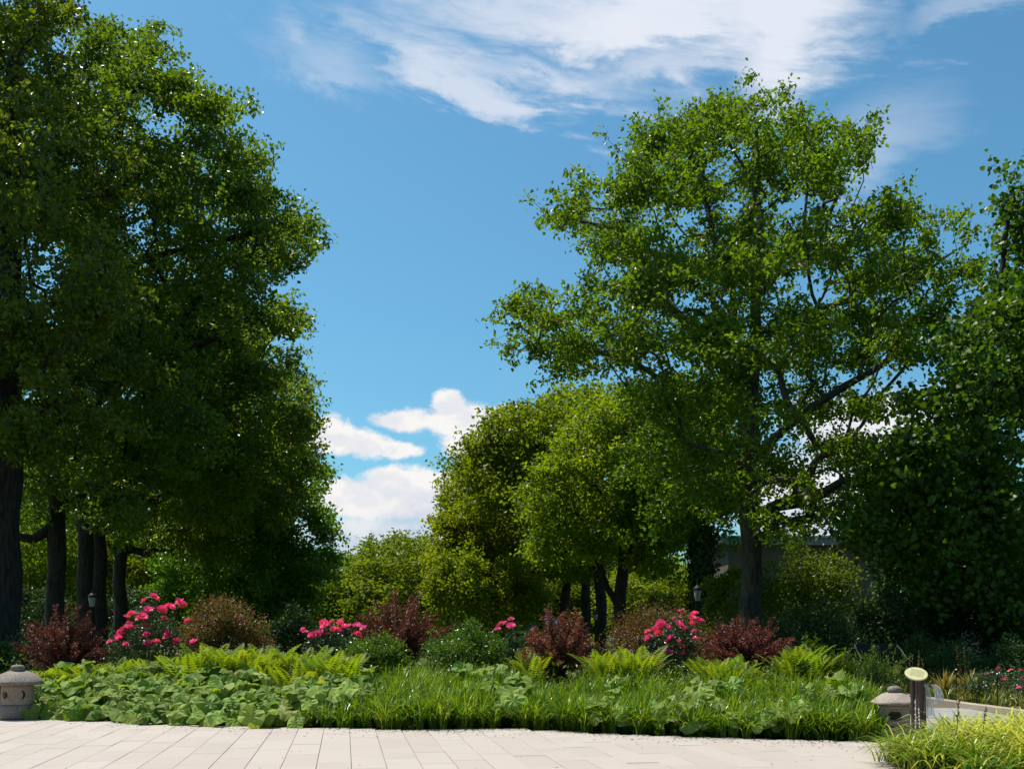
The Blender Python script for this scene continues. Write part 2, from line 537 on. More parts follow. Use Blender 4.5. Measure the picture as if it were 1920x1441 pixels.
M['barberry'] = foliage_mat('barberry_leaf', [(0, (0.085, 0.032, 0.018)), (0.5, (0.15, 0.062, 0.036)), (0.88, (0.225, 0.105, 0.062)), (1, (0.24, 0.18, 0.06))], 0.38, 0.45, 0.3, (1.3, 0.85, 0.6))
M['rust'] = foliage_mat('rust_shrub_leaf', [(0, (0.075, 0.105, 0.014)), (0.42, (0.125, 0.125, 0.016)), (0.58, (0.19, 0.07, 0.028)), (0.9, (0.24, 0.095, 0.045)), (1, (0.34, 0.16, 0.13))], 0.38, 0.45, 0.3, (1.2, 1, 0.6))
M['rose_leaf'] = foliage_mat('rose_leaf', [(0, (0.024, 0.05, 0.016)), (0.6, (0.048, 0.085, 0.026)), (1, (0.08, 0.12, 0.04))], 0.2, 0.35, 0.5)
M['glossy'] = foliage_mat('glossy_leaf', [(0, (0.055, 0.12, 0.008)), (0.6, (0.1, 0.185, 0.012)), (1, (0.16, 0.24, 0.02))], 0.36, 0.32, 0.45)
M['fern'] = foliage_mat('fern_frond', [(0, (0.14, 0.235, 0.01)), (1, (0.23, 0.3, 0.016))], 0.5, 0.55, 0.2, (1.2, 1.1, 0.5))
M['butterbur'] = foliage_mat('butterbur_leaf', [(0, (0.12, 0.2, 0.018)), (1, (0.255, 0.345, 0.075))], 0.4, 0.55, 0.14, (1.3, 1.25, 0.22))
M['grass'] = foliage_mat('grass_blade', [(0, (0.03, 0.08, 0.005)), (0.5, (0.098, 0.185, 0.008)), (1, (0.3, 0.36, 0.022))], 0.46, 0.33, 0.5, (1.3, 1.15, 0.4))
M['golden'] = foliage_mat('golden_grass_blade', [(0, (0.05, 0.12, 0.008)), (0.3, (0.13, 0.22, 0.012)), (0.5, (0.4, 0.38, 0.035)), (1, (0.62, 0.57, 0.12))], 0.42, 0.4, 0.35, (1.15, 1.1, 0.6))
M['olive'] = foliage_mat('olive_grass_blade', [(0, (.10, .12, .02)), (.6, (.20, .19, .04)), (1, (.32, .24, .06))], 0.35, 0.45, 0.4)
M['petal'] = foliage_mat('rose_petal', [(0, (0.72, 0.045, 0.15)), (0.6, (0.8, 0.085, 0.215)), (1, (0.88, 0.28, 0.43))], 0.35, 0.5, 0.2, (1.0, 0.9, 0.95))
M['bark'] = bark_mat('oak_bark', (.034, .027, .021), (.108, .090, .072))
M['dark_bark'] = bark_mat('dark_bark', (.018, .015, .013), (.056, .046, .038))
M['stem'] = solid_mat('woody_stem', (.12, .085, .055), 0.85, 0.2, vary=.2, scale=20)
M['green_stem'] = solid_mat('green_stem', (.09, .13, .03), 0.7, 0.3, vary=.2, scale=20)
M['stone'] = stone_mat('granite', (.36, .275, .205), (.17, .125, .095), (.54, .45, .37))
M['stone2'] = stone_mat('pale_granite', (.40, .325, .260), (.19, .15, .12), (.62, .55, .47))
M['weathered'] = stone_mat('weathered_granite', (.275, .228, .190), (.11, .09, .075), (.50, .44, .39), 60)
M['paver'] = paver_mat('concrete_paver', (.352, .296, .256), (.384, .327, .287))
M['slab'] = paver_mat('grey_path_slab', (.215, .207, .203), (.255, .247, .243), (.26, .25, .24))
M['kerb'] = paver_mat('tan_kerb_stone', (.26, .215, .165), (.34, .285, .225))
M['sand'] = ground_mat('joint_sand', (.10, .085, .065), (.14, .12, .09), (.08, .09, .03))
M['soil'] = ground_mat('bed_soil', (.028, .020, .013), (.045, .032, .020), (.02, .03, .008))
M['lawn'] = ground_mat('lawn', (.040, .065, .012), (.065, .090, .018), (.05, .045, .02))
M['brown_post'] = solid_mat('brown_painted_post', (.060, .028, .022), 0.45, 0.5, vary=.15, scale=9, bump=.1)
M['plaque'] = solid_mat('cream_plaque', (.66, .60, .30), 0.4, 0.5, vary=.04, scale=8)
M['print'] = solid_mat('plaque_print', (.40, .36, .18), 0.5, 0.3, vary=.1, scale=30)
M['iron'] = solid_mat('black_iron', (.012, .013, .014), 0.65, 0.25, vary=.1, scale=12)
M['lamp_glass'] = solid_mat('frosted_lamp_glass', (.36, .34, .27), 0.35, 0.5, vary=.04, scale=4)
M['fascia'] = solid_mat('grey_metal_fascia', (.20, .195, .195), 0.6, 0.3, metal=0.0, vary=.06, scale=.5)
M['roof_edge'] = solid_mat('pale_roof_edge', (.42, .41, .40), 0.5, 0.4, vary=.05, scale=.4)
M['brown_wall'] = solid_mat('brown_masonry', (.12, .092, .07), 0.9, 0.2, vary=.12, scale=1.2, bump=.2)
M['concrete'] = solid_mat('pale_concrete', (.27, .25, .245), 0.9, 0.2, vary=.1, scale=1.0, bump=.2)
M['blue'] = solid_mat('blue_fabric', (.020, .13, .36), 0.6, 0.3, vary=.1, scale=1.0)
M['litter'] = solid_mat('dry_leaf_litter', (.16, .12, .05), 0.9, 0.2, vary=.25, scale=8)
M['bead'] = solid_mat('white_bead_string', (.75, .72, .74), 0.4, 0.5, vary=.03, scale=20)


def sheer_mat():
    m_, h = new_mat('sheer_pink_fabric')
    t = h.n('ShaderNodeTexCoord')
    nz = h.noise(t.outputs['Object'], 9.0, 4.0)
    col = h.mix(h.smooth(nz, 0.5, 0.8), (.82, .79, .81, 1), (.80, .52, .70, 1))
    d = h.n('ShaderNodeBsdfDiffuse'); h.put(d.inputs[0], col)
    tr = h.n('ShaderNodeBsdfTranslucent'); h.put(tr.inputs[0], col)
    a = h.n('ShaderNodeMixShader'); a.inputs[0].default_value = 0.45
    h.t.links.new(d.outputs[0], a.inputs[1]); h.t.links.new(tr.outputs[0], a.inputs[2])
    c = h.n('ShaderNodeBsdfTransparent')
    b = h.n('ShaderNodeMixShader'); b.inputs[0].default_value = 0.58
    h.t.links.new(c.outputs[0], b.inputs[1]); h.t.links.new(a.outputs[0], b.inputs[2])
    finish(h, b.outputs[0])
    return m_


M['sheer'] = sheer_mat()

# ------------------------------------------------------------------ the setting: ground, bed, plaza, path
EDGE_PX = [(-400, 1331), (0, 1345), (130, 1348), (300, 1356), (420, 1361), (620, 1364), (800, 1367), (960, 1364), (1100, 1372), (1250, 1379), (1400, 1383),
           (1500, 1386), (1640, 1389), (1760, 1394)]
EX = np.array([(px - CX) * (EYE * F / (py - HZ)) / F for px, py in EDGE_PX])
EY = np.array([EYE * F / (py - HZ) for px, py in EDGE_PX])
BED_R = 6.75                                                        # right-hand end of the bed


def edge_y(x): return np.interp(x, EX, EY)


def sstep(t): t = np.clip(t, 0, 1); return t * t * (3 - 2 * t)


def bed_z(x, y):
    s_ = y - edge_y(x)
    back = 1 - sstep((s_ - 8.0) / 5.0)
    right = 1 - sstep((x - (BED_R - 1.2)) / 1.4)
    left = sstep((x + 16.0) / 3.0)
    return 0.52 * sstep(s_ / 4.8) * back * right * left


g = Geo()
R_ = 900.0
gx = np.concatenate(([-R_, -200, -80], np.linspace(-40, 40, 21), [80, 200, R_]))
gy = np.concatenate(([-60.0, -10], np.linspace(10, 130, 25), [200, 400, R_]))
V = np.array([(x, y, -0.06) for y in gy for x in gx])
nx = len(gx)
Fc = [(j * nx + i, j * nx + i + 1, (j + 1) * nx + i + 1, (j + 1) * nx + i) for j in range(len(gy) - 1) for i in range(nx - 1)]
g.add(V, Fc)
tag(g.obj('ground', M['lawn']), kind='structure')

g = Geo()
xs = np.linspace(-15.5, BED_R, 90); ss = np.concatenate((np.linspace(-0.25, 3, 22), np.linspace(3.4, 13, 16)))
V = np.array([(x, edge_y(x) + s_, bed_z(x, edge_y(x) + s_) - 0.035 + 0.012 * math.sin(7 * x + 3 * s_) * (1 if s_ > .3 else 0)) for s_ in ss for x in xs])
nx = len(xs)
Fc = [(j * nx + i, j * nx + i + 1, (j + 1) * nx + i + 1, (j + 1) * nx + i) for j in range(len(ss) - 1) for i in range(nx - 1)]
g.add(V, Fc)
tag(g.obj('flower_bed', M['soil'], smooth=True), kind='structure')

# plaza paving: long concrete pavers laid in columns, stepped where the bed cuts them
COLD = np.array((-0.155, 0.988)); COLD /= np.linalg.norm(COLD)
ACR = np.array((COLD[1], -COLD[0]))
PW, PL = 0.408, 1.20
plaza = Geo()
pv = []
for x in np.linspace(-16, 9.0, 60):
    pv.append((x, edge_y(x) + 0.02))
lo = [(x, -12.0) for x, _ in pv]
V = np.array([(x, y, -0.022) for x, y in lo] + [(x, y, -0.022) for x, y in pv])
n_ = len(pv)
plaza.add(V, [(i, i + 1, n_ + i + 1, n_ + i) for i in range(n_ - 1)])
plaza_o = tag(plaza.obj('plaza_paving', M['sand']), kind='structure')


def paver_mesh(name, wd, ln, mat_, gap=0.005, bev=0.004, th=0.05):
    """a chamfered block, its top at z = 0"""
    g_ = Geo()
    x, y = wd / 2 - gap / 2, ln / 2 - gap / 2
    rings = [(x, y, -th), (x, y, -bev), (x - bev, y - bev, 0)]
    V_ = [(sx * a, sy * b, c) for a, b, c in rings for sx, sy in ((-1, -1), (1, -1), (1, 1), (-1, 1))]
    F_ = [(r * 4 + i, r * 4 + (i + 1) % 4, r * 4 + 4 + (i + 1) % 4, r * 4 + 4 + i) for r in range(2) for i in range(4)] + [(8, 9, 10, 11)]
    g_.add(V_, F_)
    return g_.mesh(name, mat_)


full_paver = paver_mesh('paver', PW, PL, M['paver'])
P0 = np.array((-3.09, 17.58))
rz_col = math.atan2(-COLD[0], COLD[1])
far_pavers = Geo()


def in_frame(x, y, z=0.0, mx=60, my=60):
    if y < 1: return False
    px = CX + x / y * F; py = HZ - (z - EYE) / y * F
    return -mx < px < 1920 + mx and -my < py < 1441 + my


for ci_ in range(-34, 34):
    c0 = P0 + ACR * (ci_ + 0.5) * PW
    # length of this column up to the bed
    t = 0.0
    for _ in range(40):
        p_ = c0 + COLD * t
        t += (edge_y(p_[0]) - p_[1]) * 0.7
    tend = t + random.uniform(-0.10, 0.06)
    off = (0.0, 0.5, 0.27, 0.77)[ci_ % 4] * PL
    k0 = math.floor((-12.0 - off) / PL)
    a = k0 * PL + off
    cuts = []
    while a < tend - 0.02:
        b = min(a + PL, tend)
        cuts.append((a, b)); a += PL
    if len(cuts) > 1 and cuts[-1][1] - cuts[-1][0] < 0.10:
        cuts[-2] = (cuts[-2][0], cuts[-2][1]); cuts.pop()
    for a, b in cuts:
        mid = c0 + COLD * (a + b) / 2
        if not (-13 < mid[0] < 7.2): continue
        near_ = max(np.linalg.norm(0), 0)
        vis = any(in_frame(*(c0 + COLD * q + ACR * e), mx=20, my=14) for q in (a, b) for e in (-PW / 2, PW / 2))
        dz = random.uniform(-0.0025, 0.0025)
        if vis and not (mid[0] > 5.3 and mid[1] < 14.0):
            me = full_paver if b - a > PL - 1e-4 else paver_mesh('paver', PW, b - a, M['paver'])
            link('paver', me, plaza_o, (mid[0], mid[1], dz), (random.uniform(-.0015, .0015), random.uniform(-.002, .002), rz_col))
        elif mid[1] > 4:
            R = Matrix.Rotation(rz_col, 3, 'Z')
            x, y, bv = PW / 2 - .0025, (b - a) / 2 - .0025, .004
            q = [(-x, -y, -.004), (x, -y, -.004), (x, y, -.004), (-x, y, -.004), (-x + bv, -y + bv, 0), (x - bv, -y + bv, 0), (x - bv, y - bv, 0), (-x + bv, y - bv, 0)]
            q = [R @ Vector(v) + Vector((mid[0], mid[1], dz)) for v in q]
            far_pavers.add([tuple(v) for v in q], [(0, 1, 5, 4), (1, 2, 6, 5), (2, 3, 7, 6), (3, 0, 4, 7), (4, 5, 6, 7)])
tag(far_pavers.obj('paver_field', M['paver'], plaza_o), kind='stuff')

# side path of grey slabs behind the right-hand lantern, with its tan kerb
path = Geo()
path.add([(6.75, 14.6, -.03), (9.6, 14.6, -.03), (9.0, 45, -.03), (6.75, 45, -.03)], [(0, 1, 2, 3)])
path_o = tag(path.obj('path', M['sand']), kind='structure')
sl = paver_mesh('slab', 0.62, 0.9, M['slab'])
for j in range(16):
    for i in range(4):
        y = 15.1 + j * 0.9; x = 7.07 + i * 0.62
        if x + 0.31 > 9.42 - (y - 19.7) * 0.085: continue
        link('slab', sl, path_o, (x, y, random.uniform(-.002, .002)))
kerb_o = tag(link('kerb', None), kind='structure')
kA, kB = np.array((9.62, 17.6)), np.array((8.75, 28.4))
kd = (kB - kA) / np.linalg.norm(kB - kA)
km = Geo(); box(km, (-0.09, -0.445, -0.05), (0.09, 0.445, 0.12)); km = km.mesh('kerb_stone', M['kerb'])
bm = bmesh.new(); bm.from_mesh(km)
bmesh.ops.bevel(bm, geom=[e for e in bm.edges if all(v.co.z > 0.1 for v in e.verts)], offset=0.015, segments=1, affect='EDGES')
bm.to_mesh(km); bm.free()
for j in range(12):
    p_ = kA + kd * (0.45 + j * 0.9)
    link('kerb_stone', km, kerb_o, (p_[0], p_[1], random.uniform(-.006, .006)), (0, 0, math.atan2(-kd[0], kd[1]) + random.uniform(-.01, .01)))

# soil for the golden grass in front and for the border beyond the kerb
g = Geo()
hx = np.linspace(0, 1, 13)
ring = [(4.55, 11.2), (4.75, 12.6), (5.15, 13.6), (5.9, 14.4), (7.2, 14.6), (9.6, 15.0), (9.6, 10.4), (4.5, 10.4)]
ctr = (7.0, 12.6)
V = [(x, y, 0.006) for x, y in ring] + [(ctr[0] + (x - ctr[0]) * .6, ctr[1] + (y - ctr[1]) * .6, .12) for x, y in ring] + [(ctr[0], ctr[1], .16)]
n_ = len(ring)
g.add(V, [(i, n_ + i, n_ + (i + 1) % n_, (i + 1) % n_) for i in range(n_)])
g.add(V, [(n_ + i, 2 * n_, n_ + (i + 1) % n_) for i in range(n_)])
tag(g.obj('planting_bed', M['soil']), kind='structure')
g = Geo()
g.add([(9.75, 17.0, .03), (30, 15.0, .03), (30, 34, .03), (8.7, 34, .03)], [(0, 1, 2, 3)])
tag(g.obj('border_soil', M['soil']), kind='structure')

# ------------------------------------------------------------------ trees
def px_poly(pts, Y0, depth=(0, 0)):
    """[(px, py, half-width px)] at depth Y0 drifting by depth -> world points and radii"""
    n = len(pts)
    P = np.array([W(p[0], p[1], Y0 + depth[0] + (depth[1] - depth[0]) * i / max(1, n - 1)) for i, p in enumerate(pts)])
    r = np.array([p[2] * Y0 / F for p in pts])
    return P, r


def densify(P, r, step=0.5):
    oP, oR = [P[0]], [r[0]]
    for i in range(len(P) - 1):
        d = np.linalg.norm(P[i + 1] - P[i]); k = max(1, int(round(d / step)))
        for j in range(1, k + 1):
            oP.append(P[i] + (P[i + 1] - P[i]) * j / k); oR.append(r[i] + (r[i + 1] - r[i]) * j / k)
    return np.array(oP), np.array(oR)


def wiggle(P, amp):
    Q = P.copy()
    ph = rng.random(3) * 6
    t = np.arange(len(P))
    e = np.clip(t / 4.0, 0, 1)
    Q[:, 0] += amp * e * np.sin(t * 0.9 + ph[0]); Q[:, 1] += amp * e * np.sin(t * 0.7 + ph[1]); Q[:, 2] += amp * .6 * e * np.sin(t * 1.1 + ph[2])
    return Q


def grow(trunkP, trunkR, limbs, A, bf=0.30, zmin=0.0):
    """balanced minimum spanning tree from trunk and limbs to the twig points A; returns nodes, parents, radii floor"""
    pos = [p for p in trunkP]; par = [-1] + list(range(len(trunkP) - 1)); flo = list(trunkR)
    for LP, LR in limbs:
        q = np.array(pos); j = int(np.argmin(np.linalg.norm(q - LP[0], axis=1)))
        prev = j
        for p, r in zip(LP[1:], LR[1:]):
            pos.append(p); par.append(prev); flo.append(r); prev = len(pos) - 1
    n0 = len(pos); n = len(A)
    allp = np.zeros((n0 + n, 3)); allp[:n0] = pos
    plen = np.zeros(n0 + n)
    for i in range(1, n0):
        plen[i] = plen[par[i]] + np.linalg.norm(allp[i] - allp[par[i]])
    par = np.array(par + [0] * n); flo = np.array(flo + [0.0] * n)
    ok = [i for i in range(n0) if allp[i, 2] > zmin or i >= len(trunkP)]
    best = np.full(n, 1e9); bp = np.zeros(n, int)
    for i in ok:
        c = np.linalg.norm(A - allp[i], axis=1) + bf * plen[i]
        m_ = c < best; best[m_] = c[m_]; bp[m_] = i
    best = best.copy(); cnt = n0
    for _ in range(n):
        k = int(np.argmin(best))
        allp[cnt] = A[k]; par[cnt] = bp[k]
        plen[cnt] = plen[bp[k]] + np.linalg.norm(A[k] - allp[bp[k]])
        best[k] = 1e9 + 1
        c = np.linalg.norm(A - A[k], axis=1) + bf * plen[cnt]
        m_ = (c < best) & (best < 1e9); best[m_] = c[m_]; bp[m_] = cnt
        cnt += 1
    wgt = np.ones(cnt)
    for i in range(cnt - 1, 0, -1):
        wgt[par[i]] += wgt[i]
    return allp, par, flo, wgt, n0, len(trunkP)


def blob_points(blobs, Y0, n, R, clump=7, spread=0.43, deep=0.75, zmin=None, ragged=0.10):
    """twig points in tufts through the ellipsoids of a crown; deep = how far the crown reaches towards and away from us"""
    bl = []
    cx = np.mean([b[0] for b in blobs]); cy = np.mean([b[1] for b in blobs])
    for b in blobs:
        c = W(b[0], b[1], Y0); r = b[2] * Y0 / F
        c0 = W(cx, cy, Y0)
        off = math.sqrt(max(0.0, R * R - (c[0] - c0[0]) ** 2 - 0.6 * (c[2] - c0[2]) ** 2)) * deep
        k = 3 if off > 2.5 else (2 if off > 1.0 else 1)
        for dy in ((0,) if k == 1 else ((-off * .7, off * .7) if k == 2 else (-off, 0, off))):
            bl.append((W(b[0], b[1], Y0 + dy), b[2] * (Y0 + dy) / F))
    wts = np.array([b[1] ** 1.9 for b in bl]); wts /= wts.sum()
    out = []
    nc = max(1, n // clump)
    pick = rng.choice(len(bl), nc, p=wts)
    for i in pick:
        c, r = bl[i]
        d = rdir(1)[0]
        q = c + d * max(r - .42, .1) * (rng.random() ** 0.40 if rng.random() > ragged else rng.uniform(1.0, 1.22 + ragged * .6)) * np.array((1, 1.0, 0.92))
        out.append(q + rng.normal(size=(clump, 3)) * np.array((spread, spread, spread * .62)))
    A = np.concatenate(out)
    if zmin is not None: A = A[A[:, 2] > zmin]
    return A


def make_tree(name, label, cat, Y0, trunk, limbs, blobs, n_tw, n_leaf, L, Wd, kind, leaf_m, bark_m, R=7.0, group=None, bf=0.3, sig=0.30, deep=0.75, zmin=0.6, attach=4.0, tip=0.006, droop=0.35, ragged=0.10):
    TP, TR = px_poly(trunk, Y0)
    TP[0, 2] = min(TP[0, 2], -0.1)
    base = np.array((TP[0, 0], Y0, 0.0))
    TPd, TRd = densify(TP, TR); TPd = wiggle(TPd, 0.05)
    lim = []
    for lb in limbs:
        P, r = px_poly(lb[0], Y0, lb[1])
        P, r = densify(P, r); lim.append((wiggle(P, 0.10), r))
    A = blob_points(blobs, Y0, n_tw, R, deep=deep, zmin=zmin, ragged=ragged)
    P, par, flo, wgt, n0, nt = grow(TPd, TRd, lim, A, bf, attach)
    root = thing(name, label, cat, base, group=group)
    # trunk
    g = Geo()
    flare = TRd.copy(); flare[:3] *= np.array((1.35, 1.12, 1.03))[:len(flare[:3])]
    tube(g, TPd, flare, 14)
    g.obj('trunk', bark_m, root, smooth=True, origin=base)
    # limbs and branches
    g = Geo()
    rad = np.maximum(tip * np.sqrt(wgt), flo)
    for i in range(nt, len(P)):
        rad[i] = min(rad[i], rad[par[i]] * 0.98)
    ch = np.arange(nt, len(P)); pa = par[ch]
    A0, B0 = P[pa], P[ch]
    ra = np.minimum(rad[pa], rad[ch] * 1.3 + 0.004); rb = rad[ch]
    mid = (A0 + B0) / 2 + rng.normal(size=A0.shape) * 0.07 * np.linalg.norm(B0 - A0, axis=1, keepdims=True)
    mid[ch < n0] = ((A0 + B0) / 2)[ch < n0]
    rm = (ra + rb) / 2
    for sel, k in ((rm > 0.035, 7), (rm <= 0.035, 3)):
        prisms(g, A0[sel], mid[sel], ra[sel], rm[sel], k); prisms(g, mid[sel], B0[sel], rm[sel], rb[sel], k)
    g.obj('branches', bark_m, root, smooth=True, origin=base)
    # leaves round the twig points
    g = Geo()
    n = len(A) * n_leaf
    C = np.repeat(A, n_leaf, 0)
    Q = C + rng.normal(size=(n, 3)) * np.array((sig, sig, sig * .72))
    D = unit(rdir(n) + (Q - C) * 0.8 + np.array((0, 0, -droop)))
    N = unit(rdir(n) + np.array((0, 0, 0.45)))
    tone = np.repeat(rng.random(len(A)), n_leaf) * .45 + rng.random(n) * .55
    sz = rng.uniform(.7, 1.2, n)
    leaves(g, Q, D, N, L * sz, Wd * sz, kind, tone)
    g.obj('crown', leaf_m, root, origin=base)
    return root


def T(*a): return list(a)


big_oak = make_tree(
    'oak_tree', 'tall open oak with bare grey trunk standing alone right of the sky gap', 'tree', 35.0,
    [(1410, 1230, 22), (1409, 1150, 19.5), (1408, 1050, 18), (1407, 965, 19), (1411, 885, 15), (1411, 760, 12.5), (1414, 640, 11), (1424, 500, 8), (1424, 400, 6), (1420, 300, 4.5), (1415, 230, 3)],
    [([(1410, 972, 12), (1450, 950, 11), (1500, 930, 10), (1550, 920, 8.5), (1580, 902, 7)], (0, -1.0)),
     ([(1408, 905, 9), (1370, 880, 7), (1325, 850, 5), (1280, 830, 3)], (0, 1)),
     ([(1411, 860, 9), (1480, 795, 8), (1540, 750, 7.5), (1590, 718, 7), (1650, 690, 6), (1710, 640, 4.5), (1770, 590, 3)], (0, -1.5)),
     ([(1410, 830, 9), (1390, 700, 8), (1380, 600, 7), (1345, 450, 5), (1310, 340, 3.5), (1290, 270, 2.5)], (0, .8)),
     ([(1385, 640, 6), (1330, 560, 5.5), (1265, 500, 5), (1200, 452, 4), (1120, 420, 3), (1060, 400, 2)], (0.5, -1)),
     ([(1411, 790, 6), (1310, 750, 5), (1200, 685, 4), (1110, 655, 3), (1040, 655, 2.5), (970, 605, 1.5)], (0, -1)),
     ([(1424, 560, 6), (1480, 480, 5), (1545, 410, 4), (1585, 360, 2.5)], (0, 1)),
     ([(1414, 650, 6), (1500, 590, 5), (1600, 560, 4.5), (1700, 520, 3.5), (1800, 470, 2)], (0, 2)),
     ([(1395, 730, 5), (1330, 640, 4), (1250, 560, 3), (1180, 520, 2)], (0, 2.5))],
    [(1425, 205, 55), (1500, 235, 45), (1360, 225, 50), (1270, 245, 48), (1610, 270, 48), (1205, 275, 48), (1430, 310, 90), (1310, 330, 90), (1530, 320, 60), (1195, 350, 50),
     (1085, 370, 42), (1055, 405, 34), (1150, 425, 62), (1120, 480, 45), (1200, 470, 70), (1100, 535, 38), (968, 585, 32), (940, 600, 18), (985, 565, 20), (1030, 600, 45), (1000, 650, 34), (1045, 695, 34), (1110, 600, 60), (1085, 650, 45),
     (1250, 530, 105), (1390, 480, 120), (1540, 460, 95), (1670, 410, 48), (1640, 500, 75), (1765, 425, 42), (1825, 425, 34), (1720, 500, 60), (1800, 520, 50),
     (1190, 660, 90), (1340, 660, 120), (1490, 620, 105), (1630, 590, 70), (1240, 760, 80), (1390, 780, 105), (1510, 740, 80), (1600, 670, 45), (1630, 760, 38), (1560, 850, 48), (1480, 880, 55),
     (1330, 860, 85), (1250, 850, 85), (1690, 650, 38), (1745, 600, 48), (1540, 955, 38), (1460, 985, 35), (1395, 905, 36), (1345, 925, 50), (1450, 865, 42), (1300, 930, 55), (1600, 835, 36), (1645, 870, 30), (1575, 940, 36), (1500, 955, 34), (1615, 905, 28)],
    3900, 28, 0.17, 0.108, 'plain', M['oak'], M['bark'], R=7.5, sig=0.16)

make_tree(
    'oak_tree', 'huge dark oak at left edge whose top leaves the picture', 'tree', 34.0,
    [(0, 1235, 37), (2, 1100, 34), (5, 900, 34), (10, 600, 26), (20, 300, 18), (40, 0, 12), (50, -250, 6)],
    [([(5, 880, 14), (60, 830, 9), (120, 780, 6)], (0, -2)), ([(8, 640, 12), (110, 560, 9), (200, 500, 6)], (0, -1)), ([(14, 420, 10), (60, 350, 8), (120, 300, 5)], (0, 2)),
     ([(8, 700, 12), (-120, 600, 8), (-220, 520, 5)], (0, 1))],
    [(-100, -200, 200), (40, -150, 130), (75, -40, 70), (60, 40, 75), (110, 20, 32), (30, 150, 110), (90, 180, 75), (-120, 100, 200), (-50, 330, 170), (80, 420, 130), (-100, 600, 200), (70, 640, 130),
     (180, 560, 90), (40, 790, 100), (160, 760, 90), (-150, 800, 120), (150, 300, 90), (60, 300, 110), (220, 680, 70), (90, 915, 46), (175, 925, 46), (245, 950, 38)],
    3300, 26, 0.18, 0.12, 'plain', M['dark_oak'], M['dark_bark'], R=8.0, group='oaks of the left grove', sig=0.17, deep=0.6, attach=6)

make_tree(
    'oak_tree', 'dark oak whose crown makes the stepped outline upper left, second trunk from left', 'tree', 42.0,
    [(102, 1240, 20), (104, 1100, 16.5), (107, 985, 17), (115, 850, 14), (150, 600, 11), (205, 350, 8), (240, 150, 5)],
    [([(107, 985, 10), (60, 1010, 9), (30, 1005, 7), (-30, 1000, 5)], (0, -1)), ([(110, 960, 8), (200, 900, 6), (260, 870, 4)], (0, -1)),
     ([(125, 800, 8), (260, 690, 7), (380, 640, 5), (470, 600, 3)], (0, -1.5)), ([(170, 520, 7), (330, 470, 5), (470, 440, 4), (560, 430, 2)], (0, 0)), ([(200, 380, 6), (300, 290, 4), (390, 220, 3)], (0, 1))],
    [(240, 130, 65), (150, 110, 52), (130, 190, 70), (470, 305, 38), (455, 370, 45), (490, 505, 38), (185, 95, 42), (295, 95, 45), (215, 65, 26), (320, 170, 55), (385, 200, 42), (437, 200, 26), (400, 270, 55), (330, 330, 100), (220, 280, 110), (430, 330, 38), (150, 400, 110), (485, 375, 42),
     (540, 420, 40), (568, 440, 28), (495, 450, 48), (545, 480, 24), (380, 450, 100), (250, 540, 120), (420, 560, 85), (300, 680, 115), (170, 680, 90), (120, 860, 70), (250, 830, 95), (350, 800, 85), (500, 540, 30), (60, 900, 70), (170, 930, 60), (230, 950, 45), (30, 850, 60), (150, 850, 60), (70, 975, 34), (140, 985, 34), (220, 985, 34)],
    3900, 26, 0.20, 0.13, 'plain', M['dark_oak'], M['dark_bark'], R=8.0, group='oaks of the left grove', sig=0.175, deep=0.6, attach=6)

l3 = make_tree(
    'oak_tree', 'dark oak with thick trunk behind the left lamp, crown meeting the sky midway up', 'tree', 51.0,
    [(160, 1225, 17), (160, 1120, 15), (160, 1000, 14), (164, 900, 12), (190, 780, 9), (300, 620, 5)],
    [([(162, 980, 9), (230, 960, 7), (300, 940, 5)], (0, -1)), ([(190, 850, 8), (340, 780, 6), (470, 720, 4)], (0, -1))],
    [(300, 640, 130), (430, 640, 90), (520, 590, 45), (545, 600, 30), (400, 760, 115), (510, 700, 70), (555, 680, 36), (480, 830, 95), (545, 770, 40), (300, 880, 105), (210, 940, 55), (565, 660, 22), (400, 920, 90)],
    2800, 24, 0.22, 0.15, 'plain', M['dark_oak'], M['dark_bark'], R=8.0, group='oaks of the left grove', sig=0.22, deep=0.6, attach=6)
make_tree(
    'oak_tree', 'dark oak trunk touching the thick one behind the left lamp', 'tree', 55.0,
    [(187, 1220, 15), (187, 1120, 13), (186, 1000, 12), (170, 850, 9), (140, 700, 6)],
    [([(187, 1000, 7), (260, 970, 5), (330, 950, 4)], (0, 0))],
    [(120, 780, 130), (60, 930, 70), (120, 970, 45), (190, 965, 45), (90, 1010, 30), (60, 700, 110), (200, 880, 90), (260, 970, 55), (10, 850, 90)],
    800, 22, 0.22, 0.14, 'plain', M['dark_oak'], M['dark_bark'], R=6.0, group='oaks of the left grove', sig=0.25, deep=0.5, attach=6)
make_tree(
    'oak_tree', 'slim dark trunk right of the left lamp with crown along the sky', 'tree', 61.0,
    [(224, 1215, 14), (225, 1120, 12), (226, 1040, 11), (240, 950, 9), (330, 850, 6)],
    [([(230, 1050, 7), (200, 1010, 5)], (0, 0)), ([(280, 920, 6), (400, 880, 5), (520, 850, 3)], (0, 0))],
    [(420, 880, 105), (520, 840, 65), (560, 785, 32), (555, 870, 42), (575, 800, 20), (320, 960, 80), (250, 1010, 45), (400, 1000, 80), (490, 930, 80), (582, 760, 18), (570, 730, 20)],
    2000, 24, 0.24, 0.16, 'plain', M['dark_oak'], M['dark_bark'], R=6.5, group='oaks of the left grove', sig=0.24, deep=0.6, attach=5)
